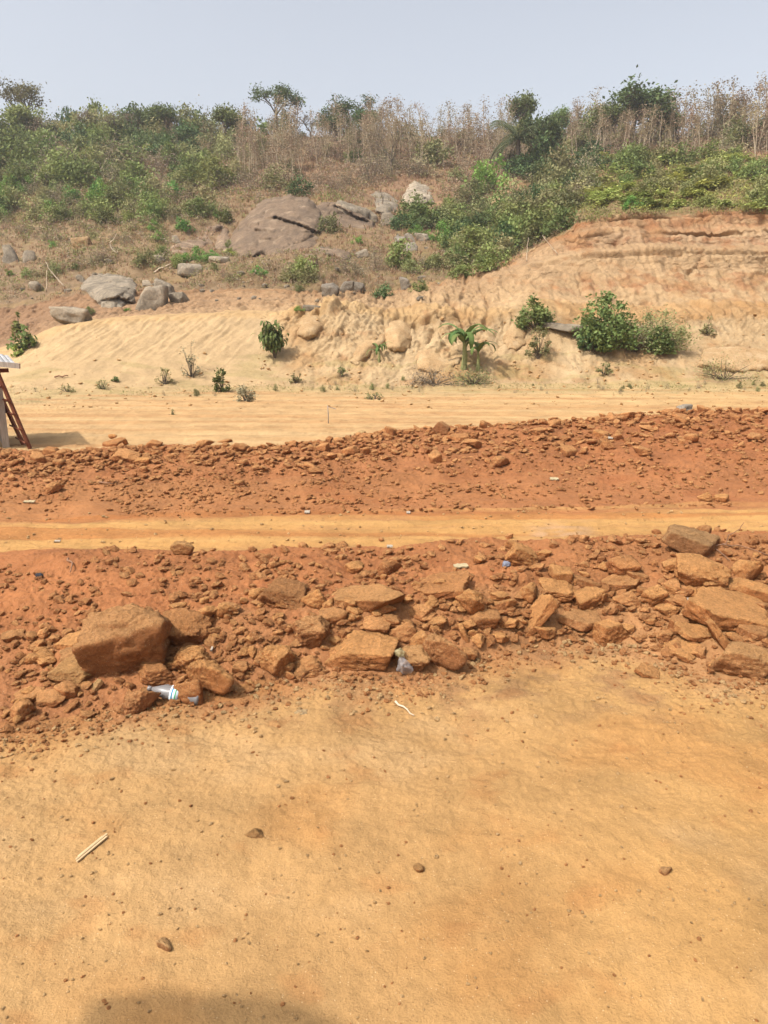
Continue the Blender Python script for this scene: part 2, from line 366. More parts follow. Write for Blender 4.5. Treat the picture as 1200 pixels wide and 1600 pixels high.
um = np.linspace(-.67, .67, 770)
side = .67+np.cumsum(np.linspace(.003, .03, 62))
U = np.concatenate([-side[::-1], um, side]); NC = len(U)
def smooth1(a, s):
    k = int(3*s); x = np.arange(-k, k+1); g = np.exp(-x*x/2/s/s); g /= g.sum()
    return np.convolve(np.pad(a, k, mode='edge'), g, 'valid')
def evalc(v):
    if isinstance(v, (int, float)): return np.full(NC, float(v))
    return np.array(v, float)
KY = []; KZ = []
for py, kind, val, rows in lines:
    if kind == 'behind':
        dy, z = val; Yk = KY[-1]+dy; Zk = np.full(NC, z)
        if dy == 50: Zk = KZ[-1]-z
    else:
        pyc = np.array([py]*13 if isinstance(py, (int, float)) else py, float)
        mm_ = np.array([ray(600, p_)[1] for p_ in pyc]); us = np.array([ray(c_, p_)[0] for c_, p_ in zip(CX, pyc)])
        if kind == 'z':
            z = np.array([val]*13 if isinstance(val, (int, float)) else val, float); Yc = (z-CH)/mm_
        else:
            Yc = np.array([val]*13 if isinstance(val, (int, float)) else val, float)
        # interpolate Y and slope over u, then smooth
        Yk = np.interp(U, us, Yc); mk = np.interp(U, us, mm_)
        Ym = smooth1(Yk, 9); mk = smooth1(mk, 9); Yk = Ym
        Zk = CH+mk*Yk
    KY.append(Yk); KZ.append(Zk)
KY = np.array(KY); KZ = np.array(KZ)
rowsN = [l[3] for l in lines[:-1]]
srow = np.concatenate([k+np.arange(n)/n for k, n in enumerate(rowsN)]+[[len(lines)-1]])
kstart = np.concatenate([[0], np.cumsum(rowsN)]); NR = len(srow)
k0 = np.minimum(srow.astype(int), len(lines)-2); fr = (srow-k0)[:, None]
Yg = KY[k0]*(1-fr)+KY[k0+1]*fr; Zg = KZ[k0]*(1-fr)+KZ[k0+1]*fr
# round the corners along each column
ker = np.exp(-np.arange(-6, 7)**2/2/2.4**2); ker /= ker.sum()
def smrows(A): 
    Pd = np.pad(A, ((6, 6), (0, 0)), mode='edge'); return sum(ker[i]*Pd[i:i+NR] for i in range(13))
ro = slice(30, NR-32); Ys = smrows(Yg); Zs = smrows(Zg); Yg[ro] = Ys[ro]; Zg[ro] = Zs[ro]
Xg = Yg*U[None]
PXC = 600+U*1140
def kn(vals):                        # weights given per knot -> per row column vector
    return np.interp(srow, np.arange(len(vals)), vals)[:, None].astype(np.float32)
def on(wt, fn, cols=None):           # evaluate fn only on rows where its weight is not zero
    rr = np.where(wt[:, 0] > 1e-6)[0]; out = np.zeros((NR, NC), np.float32)
    if len(rr): a, b2 = rr[0], rr[-1]+1; out[a:b2] = fn(Xg[a:b2], Yg[a:b2], Zg[a:b2])*wt[a:b2]
    return out
def sstep(a, b2, x): q = np.clip((x-a)/(b2-a), 0, 1); return q*q*(3-2*q)
cw = lambda a, b2: sstep(a, b2, PXC)[None]
#        0    1    2    3    4    5    6    7    8    9   10   11   12   13   14   15   16   17   18   19   20   21   22   23   24   25  26
W_fg =  [1,   1,   .6,  0,   0,   0,   0,   0,   0,   0,   0,   0,   0,   0,   0,   0,   0,   0,   0,   0,   0,   0,   0,   0,   0,   0,  0]
W_rg =  [0,   0,   .5,  1,   .8,  .3,  .22, 1,   1.2, .3,  .12, .3,  .3,  0,   0,   0,   0,   0,   0,   0,   0,   0,   0,   0,   0,   0,  0]
W_st =  [0,   0,   0,   0,   0,   1,   1,   .3,  .2,  1,   1.4, .5,  0,   0,   0,   0,   0,   0,   0,   0,   0,   0,   0,   0,   0,   0,  0]
W_em =  [0,   0,   0,   0,   0,   0,   0,   0,   0,   0,   0,   .25, 1,   .7,  1,   .6,  .6,  .8,  .7,  .7,  .2,  0,   0,   0,   0,   0,  0]
W_hi =  [0,   0,   0,   0,   0,   0,   0,   0,   0,   0,   0,   0,   0,   0,   .1,  .1,  .1,  .1,  .1,  .2,  1,   1,   1,   1,   1,   1,  0]
disp = np.zeros((NR, NC), np.float32)
def f_fg(X, Y, Z):
    h = .040*fbm2(X*.45+.3*Y, Y*.7, 11, 3)+.009*fbm2(X*2.3, Y*3.1, 14, 4)+.003*fbm2(X*9, Y*9, 18, 3)
    wl = 9+0*X if True else worley(X*1.35+.35*pn2(X*2, Y*2, 21), Y*1.9+.35*pn2(X*2, Y*2, 22), 24); h -= .014*np.exp(-(wl/.33)**2)*(pn2(X*.7, Y*.7, 25) > -.1)
    near = sstep(3.9, 4.8, Y); h += near*(.018*np.abs(fbm2(X*6, Y*7, 27, 3)))*np.clip(.5+1.6*pn2(X*.9, Y*1.2, 28), 0, 1.2)
    cr = np.abs(pn2(X*.8+.25*pn2(X*3, Y*3, 31), Y*.7, 30)); h += 0*cr
    return h
disp += on(kn(W_fg), f_fg)
def f_rg(X, Y, Z):
    wx = X+.06*pn2(X*5, Y*5, 40); wy = Y+.06*pn2(X*5, Y*5, 41)
    h = .06*fbm2(X*1.3, Y*1.6, 42, 3)
    c1 = worley(wx*5.5, wy*6.5, 46); h += .036*(.55-c1)*np.clip(.6+1.5*pn2(X*.8, Y*.9, 45), .1, 1.6)
    c2 = worley(wx*14, wy*16, 48); h += .016*(.5-c2)+.012*fbm2(X*22, Y*24, 50, 3, .65)
    return h
disp += on(kn(W_rg), f_rg)
def f_st(X, Y, Z):
    sl = Y+.018*X+.15*pn2(X*.15, Y*.3, 55)
    rut = np.exp(-(pn2(X*.05, sl*1.3, 201)/.05)**2)+.6*np.exp(-(pn2(X*.07, sl*3.1, 202)/.06)**2)
    return -.035*rut*np.clip(.6+pn2(X*.2, Y*.3, 203), 0, 1)+.022*pn2(X*.12, sl*1.7, 56)+.016*pn2(X*.3, sl*4.2, 57)+.010*pn2(X*.8, sl*9, 58)+.008*fbm2(X*5, Y*9, 59, 2)
disp += on(kn(W_st), f_st)
def f_em(X, Y, Z):
    L = 1-cw(330, 470)                                  # the smooth dune on the left
    C_ = cw(380, 520); Rr = cw(760, 900)
    d1 = X*.8-Z*.75; d2 = X*.6+Z*.8
    dune = .05*np.clip(pn2(d1*3.6+.8*pn2(X*2, Z*2, 59), d2*.55, 60), -.2, 1)+.02*pn2(d1*9, d2*1.2, 58)+.030*(np.abs(pn2(d1*2.1+.4*pn2(X, Z, 61), d2*.4, 62)))+.02*fbm2(X*4, Z*6, 63, 3)
    dune = dune*np.clip(.4+1.3*sstep(.6, 1.9, Z), 0, 1.4)
    wv = .5*pn2(X*.5, Z*.6, 65)
    gl = 1-2*np.abs(pn2(X*1.15+wv-Z*.35, Z*.22+Y*.1, 66)); gl2 = 1-2*np.abs(pn2(X*2.9-Z*.5+wv, Z*.5, 67))
    cal0 = np.clip(.7+1.2*pn2(X*.22, Z*.45, 205), .4, 1)
    mid = .42*pn2(X*.33, Z*.5, 68)-.26*np.clip(gl, .35, 1)**3*(pn2(X*.4, Z*.4, 155)+.8)-.10*np.clip(gl2, .4, 1)**2*(.6+pn2(X*.5, Z*.5, 156))+.17*cal0*fbm2(X*1.5+.3*Z, Z*2.2-.3*X, 69, 4, .65)+.06*cal0*(1-2*np.abs(pn2(X*4.2-Z*2.4, Z*1.6, 150)))+.06*fbm2(X*7, Z*9, 73, 3, .65)
    cl = 1-2*np.abs(pn2(X*.8+wv*1.2, Z*.28, 75)); tooth = pn2(X*5.5+.3*wv, Z*.5, 76)
    rough_l = (.16*fbm2(X*1.1, Y*1.1, 157, 4, .6)+.07*fbm2(X*4, Y*4, 158, 3, .6))*(1-cw(420, 520))*sstep(33.8, 35.5, Y)
    rt = .32*pn2(X*.22, Z*.4, 77)-.12*np.clip(cl, .4, 1)**2*(pn2(X*.3, Z*.5, 156)+.6)+.10*cal0*fbm2(X*.9+.3*Z, Z*1.9, 78, 5, .66)+.05*tooth*sstep(5.6, 6.2, Z)+.05*np.abs(pn2(X*.5+wv, Z*3.8, 79))+.06*np.floor(1.5*pn2(X*.6+.4*pn2(X*3, Z*3, 151), Z*1.6, 152)*2)/2+.06*(1-2*np.abs(pn2(X*2.6+wv, Z*1.3, 153)))+.035*cal0*fbm2(X*6, Z*8, 154, 3, .65)
    wx = X+.5*pn2(X*.8, Z*.8, 180)+.15*pn2(X*3, Z*3, 181); wz = Z+.4*pn2(X*.8, Z*.8, 182)+.12*pn2(X*3, Z*3, 183)
    ed = wedge(wx*.75+.35*wz, wz*1.0, 184); crk = np.exp(-(ed/.045)**2)*np.clip(1.6*pn2(X*.35, Z*.5, 185)+.35, 0, 1)
    ed2 = wedge(wx*2.2-.5*wz, wz*2.0, 186); crk2 = np.exp(-(ed2/.09)**2)*np.clip(1.8*pn2(X*.6, Z*.8, 187)+.1, 0, 1)
    sc_ = pn2(wx*.5, wz*1.1, 188); scarp = .16*sstep(.05, .09, sc_)+.10*sstep(.22, .25, pn2(wx*1.1, wz*1.9, 189))
    calm = np.clip(.45+1.5*pn2(X*.22, Z*.45, 205), .12, 1)
    ero = -.15*crk-.05*crk2*calm+scarp*(.3+.7*calm)
    teeth = np.abs(pn2(X*3.2+.2*wv, Z*.35, 191))*.26*sstep(5.4, 5.8, Z)*np.clip(.6+pn2(X*.4, Z*.9, 192), 0, 1.2)
    return dune*L*(1-Rr)+(mid+ero)*C_*(1-Rr)+(rt+ero-teeth)*Rr+rough_l
disp += on(kn(W_em), f_em)
def f_hi(X, Y, Z): return .9*fbm2(X*.07, Y*.09, 80, 3)+.22*fbm2(X*.45, Y*.6, 83, 4, .6)
disp += on(kn(W_hi), f_hi)
# the cut is a little undercut below the lip of each step
for kk_, am_ in ((15, .28), (17, .30), (19, .42)):
    disp += (np.exp(-((srow-(kk_-.02))/.05)**2)[:, None]*.22*am_-np.exp(-((srow-(kk_-.20))/.10)**2)[:, None]*am_)*cw(760, 900)*np.clip(.7+1.1*pn2(Xg*.5, Zg*.2, 220+kk_), .1, 1.3)
disp += (np.exp(-((srow-12.0)/.03)**2)[:, None]*.08-np.exp(-((srow-11.88)/.06)**2)[:, None]*.25)*cw(440, 540)*(1-cw(820, 900))*np.clip(.5+1.4*pn2(Xg*.6, Zg*.2, 225), 0, 1.3)
# displace along the surface normal
def normals(X, Y, Z):
    dXc = np.gradient(X, axis=1); dYc = np.gradient(Y, axis=1); dZc = np.gradient(Z, axis=1)
    dXr = np.gradient(X, axis=0); dYr = np.gradient(Y, axis=0); dZr = np.gradient(Z, axis=0)
    nx = dYc*dZr-dZc*dYr; ny = dZc*dXr-dXc*dZr; nz = dXc*dYr-dYc*dXr; l = np.sqrt(nx*nx+ny*ny+nz*nz)+1e-9
    return nx/l, ny/l, nz/l
nx, ny, nz = normals(Xg, Yg, Zg)
Yd = Yg+ny*disp; Zd = Zg+nz*disp; Xd = Yd*U[None]
# ---- soil colours per band (left, middle, right), as seen in full sun
SAND = D(211, 161, 100); RED = D(188, 123, 76); PATH = D(214, 162, 98); ROAD = D(218, 176, 122)
band = {0: (SAND,)*3, 1: (D(210, 166, 110), D(208, 162, 105), D(210, 162, 101)), 2: (D(184, 124, 80), D(190, 132, 86), D(200, 148, 98)),
        3: (RED, D(188, 124, 78), D(190, 130, 82)), 4: (RED,)*3, 5: (PATH,)*3, 6: (D(188, 130, 82), D(186, 126, 80), D(184, 122, 78)),
        7: (D(186, 125, 79), D(182, 121, 77), D(178, 115, 72)), 8: (RED,)*3, 9: (ROAD, ROAD, D(222, 180, 122)), 10: (D(212, 180, 130), D(206, 174, 124), D(204, 176, 124)),
        11: (D(218, 184, 136), D(208, 176, 132), D(204, 172, 128)), 12: (D(218, 180, 128), D(214, 176, 124), D(206, 164, 114)),
        13: (D(166, 130, 98), D(206, 170, 126), D(208, 174, 130)), 14: (D(160, 124, 94), D(198, 162, 120), D(206, 172, 130)),
        15: (D(160, 124, 94), D(198, 162, 120), D(202, 166, 124)), 16: (D(158, 122, 92), D(198, 160, 118), D(206, 172, 134)),
        17: (D(158, 122, 92), D(192, 156, 114), D(192, 150, 110)), 18: (D(158, 122, 92), D(188, 148, 106), D(194, 156, 116)),
        19: (D(158, 130, 100), D(150, 126, 94), D(156, 134, 92)), 20: (D(160, 134, 102), D(154, 128, 96), D(160, 138, 92)), 21: (D(162, 136, 102), D(158, 130, 98), D(160, 140, 92)),
        22: (D(158, 132, 96), D(166, 132, 102), D(168, 134, 100)), 23: (D(150, 130, 94), D(164, 132, 102), D(166, 132, 100)), 24: (D(130, 108, 70),)*3, 25: (D(130, 108, 70),)*3, 26: (D(130, 108, 70),)*3}
bt = np.array([[band[k][j] for j in range(3)] for k in range(27)])          # 27,3,3
pxn = np.clip(PXC/600, 0, 2); wl_ = np.clip(1-pxn, 0, 1); wm_ = 1-np.abs(pxn-1); wr_ = np.clip(pxn-1, 0, 1); wm_ = np.clip(wm_, 0, 1)
warp = .10*fbm2(Xd*1.6, Yd*1.6, 90, 3)*kn([.12, .12, .6, 1, 1, .5, .4, .4, .5, .5, .6, .4, .4]+[.6]*14)
s_ = np.clip(srow[:, None]+warp, 0, 25.999); ki = s_.astype(int); f_ = sstep(.86, 1.0, s_-ki)
alb = np.zeros((NR, NC, 3), np.float32)
for ch in range(3):
    tabc = bt[:, :, ch]                       # 27,3
    ct = tabc[:, 0][:, None]*wl_[None]+tabc[:, 1][:, None]*wm_[None]+tabc[:, 2][:, None]*wr_[None]   # 27,NC
    cc = np.broadcast_to(np.arange(NC)[None], ki.shape)
    alb[..., ch] = ct[ki, cc]*(1-f_)+ct[np.minimum(ki+1, 26), cc]*f_
def tint(mask, colr):
    m_ = np.clip(mask, 0, 1)[..., None]; global alb; alb = alb*(1-m_)+np.array(colr, np.float32)*m_
def rows(a, b2): m_ = np.zeros((NR, 1), np.float32); m_[(srow >= a) & (srow < b2)] = 1; return m_
n_a = fbm2(Xd*.8, Yd*1.1, 100, 4); n_b = fbm2(Xd*2.6, Yd*3.5, 104, 3)
tint(rows(0, 2.05)*sstep(.05, .7, n_a)*.5, D(204, 147, 86)); tint(rows(0, 2.05)*sstep(.1, .8, -n_a)*.5, D(216, 176, 124))
tint(rows(1, 2.05)*sstep(4.1, 4.9, Yd)*sstep(-.1, .6, n_b+.3*n_a)*.75, D(176, 134, 92))
tint(rows(1, 2.05)*sstep(.35, .9, n_b)*.35, D(190, 128, 74))
pst = pn2(Xd*.07, (Yd-.02*Xd)*2.4, 110)+.5*pn2(Xd*.3, Yd*6, 111)
tint(rows(4.9, 6.1)*sstep(.0, .5, pst)*.7, D(196, 128, 72)); tint(rows(4.9, 6.1)*sstep(.05, .5, -pst)*.5, D(226, 176, 108))
slg = Yd+.018*Xd+.15*pn2(Xd*.15, Yd*.3, 55)
rt_ = (np.exp(-(pn2(Xd*.05, slg*1.3, 201)/.07)**2)+.6*np.exp(-(pn2(Xd*.07, slg*3.1, 202)/.08)**2))*np.clip(.5+n_b, 0, 1)
tint((rows(8.9, 10.3)+rows(5, 6))*rt_*.55, D(190, 140, 92))
rst = pn2(Xd*.05, (Yd+.03*Xd)*1.5, 113)+.6*pn2(Xd*.2, Yd*4.4, 114)
tint(rows(8.9, 10.3)*sstep(.0, .6, rst)*.55, D(204, 150, 98)); tint(rows(8.9, 10.3)*sstep(.0, .6, -rst)*.45, D(234, 198, 144))
tint(rows(2.2, 5)*sstep(.0, .9, n_a)*.4, D(200, 134, 84)); tint(rows(2.2, 5)*sstep(.2, .9, -n_b)*.35, D(160, 92, 54))
tint(rows(6, 9)*sstep(.1, .8, n_b)*.4, D(198, 134, 84)); tint(rows(6, 9)*sstep(.1, .9, -n_a)*.4, D(162, 94, 54))
pt = np.exp(-(((PXC[None]-880)/52)**2)**2)*np.exp(-((srow[:, None]-5.42)/.22)**2)
tint(pt*1.3*sstep(-.5, .3, n_b)*.7, D(212, 170, 128))
ee = fbm2(Xd*.45, Zd*.8, 120, 4, .6); e2 = fbm2(Xd*1.4, Zd*2.2, 124, 3)
tint(rows(11, 13)*cw(360, 480)*sstep(.0, .8, ee)*.55, D(192, 146, 94)); tint(rows(11, 13)*cw(360, 480)*sstep(.1, .7, -ee)*.5, D(224, 194, 150))
tint(rows(11, 19)*cw(380, 520)*sstep(.3, .9, e2)*.4, D(178, 122, 74))
tint(rows(13, 19)*cw(700, 800)*sstep(.1, .7, ee)*.5, D(190, 134, 84)); tint(rows(13, 19)*cw(700, 800)*sstep(.1, .7, -ee)*.45, D(220, 184, 138))
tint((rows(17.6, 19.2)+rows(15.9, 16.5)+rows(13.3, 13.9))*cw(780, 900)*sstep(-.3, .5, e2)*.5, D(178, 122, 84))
hh = fbm2(Xd*.12, Yd*.15, 130, 4); h2 = fbm2(Xd*.5, Yd*.7, 134, 4)
tint(rows(19, 27)*sstep(.0, .7, hh)*.5, D(168, 138, 92)); tint(rows(19, 27)*sstep(.1, .8, -h2)*.5, D(118, 92, 60)); tint(rows(19, 24)*sstep(.2, .8, h2)*.5, D(150, 134, 80))
tint(rows(10, 12)*sstep(.0, .6, fbm2(Xd*.5, Yd*2, 140, 3))*.35*(1-rows(11.4, 12)), D(168, 154, 96))

GRN = np.clip(kn([0]*11+[.1, .9, .7, .9, 1, 1, 1, 1, .9, .5, .4, .3, .3, .3, .3, .3])*(.12+.88*cw(380, 520)), 0, 1)*np.ones((NR, 1), np.float32)
def terrain_piece(name, a, b2, parent=None):
    ra, rb = int(kstart[a]), int(kstart[b2])+1 if b2 < len(kstart) else NR
    sub = slice(ra, min(rb, NR)); X, Y, Z = Xd[sub], Yd[sub], Zd[sub]; nr = X.shape[0]
    V = np.stack([X, Y, Z], -1).reshape(-1, 3)
    i = np.arange(nr-1)[:, None]*NC; j = np.arange(NC-1)[None]
    Fq = np.stack([i+j, i+j+1, i+j+NC+1, i+j+NC], -1).reshape(-1, 4)
    mb = MB(); mb.add(V, [Fq], 0, None, True); me = mb.mesh(name, M_EARTH)
    A = me.attributes.new('albedo', 'FLOAT_COLOR', 'POINT'); rgba = np.ones((nr*NC, 4), np.float32); rgba[:, :3] = alb[sub].reshape(-1, 3)
    A.data.foreach_set('color', rgba.ravel())
    G_ = me.attributes.new('grain', 'FLOAT', 'POINT'); G_.data.foreach_set('value', GRN[sub].astype(np.float32).ravel())
    o = link(name, me); o['kind'] = 'structure'; return o
terrain_piece('ground', 0, 2)
terrain_piece('dirt_bank', 2, 5)
terrain_piece('path', 5, 6)
terrain_piece('soil_ridge', 6, 9)
terrain_piece('road', 9, 10)
terrain_piece('verge', 10, 11)
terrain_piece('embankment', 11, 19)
terrain_piece('hillside', 19, 26)
# far sheet under everything, out to the horizon
mb = MB(); s4 = 2500; mb.add([(-s4, -s4, -.35), (s4, -s4, -.35), (s4, s4, -.35), (-s4, s4, -.35)], [np.array([[0, 1, 2, 3]])])
me = mb.mesh('terrain', M_EARTH); A = me.attributes.new('albedo', 'FLOAT_COLOR', 'POINT'); A.data.foreach_set('color', [*SAND, 1]*4)
link('terrain', me)['kind'] = 'structure'
# a flat pad behind the camera and beside the first metres
mb = MB(); mb.add([(-30, -30, -.02), (30, -30, -.02), (30, .8, -.02), (-30, .8, -.02)], [np.array([[0, 1, 2, 3]])])
me = mb.mesh('ground', M_EARTH); A = me.attributes.new('albedo', 'FLOAT_COLOR', 'POINT'); A.data.foreach_set('color', [*SAND, 1]*4)
link('ground_near', me)['kind'] = 'structure'

# ---- looking up the ground
ROW0 = int(kstart[1])
def at(px, py):
    u, m = ray(px, py); c_ = int(np.clip(np.searchsorted(U, u), 1, NC-1)); c_ = c_ if abs(U[c_]-u) < abs(U[c_-1]-u) else c_-1
    Yc = Yd[:, c_]; d = Zd[:, c_]-(CH+m*Yc); k = np.argmax(d >= 0)
    if d[k] < 0: k = NR-30
    return Vector((u*Yc[k], Yc[k], Zd[k, c_]))
def gz(x, y):
    u = x/y; c_ = int(np.clip(np.searchsorted(U, u), 0, NC-1)); return float(np.interp(y, Yd[:, c_], Zd[:, c_]))
def size(wpx, v): return wpx*viewdepth(v)/F

LM_BANK = [(199, 996, 'the biggest boulder'), (331, 1058, 'the large cracked clod'), (566, 1014, 'the broad tan boulder'), (692, 1020, 'the rounded cracked boulder'), (572, 934, 'the long slab'), (690, 915, 'the flat overhanging slab'),
 (834, 967, 'the leaning pale slab'), (957, 984, 'the squared boulder'), (1136, 951, 'the biggest flat slab'), (1096, 893, 'the broad block behind the slabs'), (1082, 847, 'the long grey brown crest rock'), (815, 869, 'the wedge shaped crest rock'),
 (446, 930, 'the dark red broken clod'), (484, 988, 'the knobbly boulder'), (425, 1031, 'the smooth topped boulder'), (114, 1049, 'the olive grey rock'), (28, 1112, 'the lowest left clod'), (972, 885, 'the peaked red clod'), (1162, 1033, 'the wide foot slab'), (250, 1085, 'the plastic bottle'), (791, 882, 'the blue white wrapper')]
LM_RIDGE = [(30, 690, 'the ladder foot'), (84, 706, 'the red lump'), (178, 688, 'the stacked pair'), (240, 694, 'the upright red clod'), (350, 690, 'the thin flake'), (513, 664, 'the stake'), (690, 670, 'the triangular rock'), (755, 664, 'the pointed rock'), (866, 700, 'the yellowish card scrap'), (940, 678, 'the pale red slab'), (1068, 638, 'the whitish rock'), (1170, 650, 'the right end of the ridge')]
LM_VERGE = [(430, 560, 'the drooping sapling'), (724, 574, 'the largest banana plant'), (385, 620, 'the dark dry bush'), (300, 590, 'the thin leafless bush'), (950, 560, 'the large leafy bush'), (1130, 590, 'the dry thorn brush'), (348, 608, 'the slim green sapling'), (513, 650, 'the stake'), (40, 640, 'the ladder'), (180, 600, 'the round tuft on the dune'), (840, 580, 'the gully'), (592, 580, 'the little banana plant'), (1040, 560, 'the feathery bush')]
LM_HILL = [(440, 360, 'the huge brown rock face'), (632, 380, 'the stacked stones'), (652, 300, 'the pale crag'), (808, 240, 'the palm'), (168, 456, 'the grey rock face'), (306, 375, 'the slanting rock plate'), (46, 180, 'the open ridge tree'), (545, 185, 'the flat ridge tree'),
 (432, 190, 'the leaning ridge tree'), (985, 190, 'the dense ridge tree'), (988, 318, 'the shrub at the cliff edge'), (4, 265, 'the tall left edge bush'), (1165, 215, 'the right ridge bush'), (612, 245, 'the bare forked tree'), (912, 268, 'the narrow dark bush'), (82, 382, 'the lone bright shrub'),
 (243, 365, 'the bright shrub pair'), (820, 366, 'the big ravine bush'), (516, 452, 'the pale squarish stone'), (205, 295, 'the bright upslope shrub'), (300, 195, 'the rounded ridge bush'), (130, 190, 'the grey leafless ridge bush'), (465, 285, 'the rock face tree'), (660, 345, 'the crag shrub'), (758, 280, 'the round bright tree crown')]
def where_is(px, py, LM, near=30):
    d, x, y, nm = min((math.hypot(px-x, (py-y)*1.25), x, y, nm) for x, y, nm in LM)
    dx, dy = px-x, py-y; a = []
    if abs(dy) > .45*abs(dx): a.append('above' if dy < 0 else 'below')
    if abs(dx) > .45*abs(dy): a.append('left of' if dx < 0 else 'right of')
    q = 'touching' if d < near*.5 and near < 40 else 'just' if d < near else 'near,' if d < near*2 else 'off' if d < near*3.4 else 'far'
    if q == 'touching': q = 'very close,'
    t_ = ' and '.join(a)
    return (q+' '+t_+' '+nm).replace('and left of', 'left of').replace('and right of', 'right of')
def rank(v, *names_at):
    for lim, nm in names_at:
        if v < lim: return nm
    return names_at[-1][1]
# ---------------------------------------------------------------- rocks and clods
PROTO = {}
def proto(kind, i, sub, mat, rough=1.0):
    key = (kind, i, sub, mat.name)
    if key not in PROTO: PROTO[key] = rock_mesh('rock_shape', {'clod': 100, 'block': 200, 'slab': 300, 'round': 400}[kind]+i, kind, sub, mat, rough)
    return PROTO[key]
def put_rock(name, px, py, wpx, hpx, kind, label, cat, mat=None, rz=0, tilt=0, lean=0, group=None, col=(1, 1, 1), seed=None, depth=None, sub=None, low=.36, raise_=0.):
    """stands on the ground below pixel (px, py+low*h); width and height from its apparent size at that distance"""
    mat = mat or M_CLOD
    g = at(px, py+hpx*low); w_ = size(wpx, g); dep = w_*(depth if depth else .85)
    ang = math.atan2(CH-g.z, g.y)                           # the look-down angle: apparent height = h cos + depth sin
    tt = min(ang+math.radians(max(lean, 0)), 1.2); h_ = max((size(hpx, g)/.92-dep*math.sin(tt)*.8)/math.cos(tt), w_*.18)
    if kind in ('block', 'clod'): h_ = max(h_, w_*.42)
    if kind == 'clod': h_ = max(h_, size(hpx, g)*.92)
    if kind == 'slab' : h_ = max(h_, w_*.22)
    Yc = g.y+dep*.22; u, m = ray(px, py); z = CH+m*Yc+raise_
    i = int(seed) if seed is not None else R.randrange(6)
    if sub is None: sub = 5 if wpx > 55 and g.y < 12 else (4 if wpx > 22 else 3)
    o = bpy.data.objects.new(name, proto(kind, i, sub, mat)); COL.objects.link(o)
    o.location = (u*Yc, Yc, z); o.scale = (w_*1.06, dep, h_*1.06)
    o.rotation_euler = (math.radians(lean), math.radians(tilt), math.radians(rz)); o.color = (*col, 1)
    if g.y < 20 and wpx > 18: o.location.z -= h_*.05
    tagged(o, label, cat, group); return o
J = lambda: tuple(R.uniform(.95, 1.2) for _ in range(1))*3
TAN = (1.16, 1.18, 1.12); OLV = (.92, 1.02, 1.02); REDC = (.98, .93, .9); DRK = (.82, .8, .8)
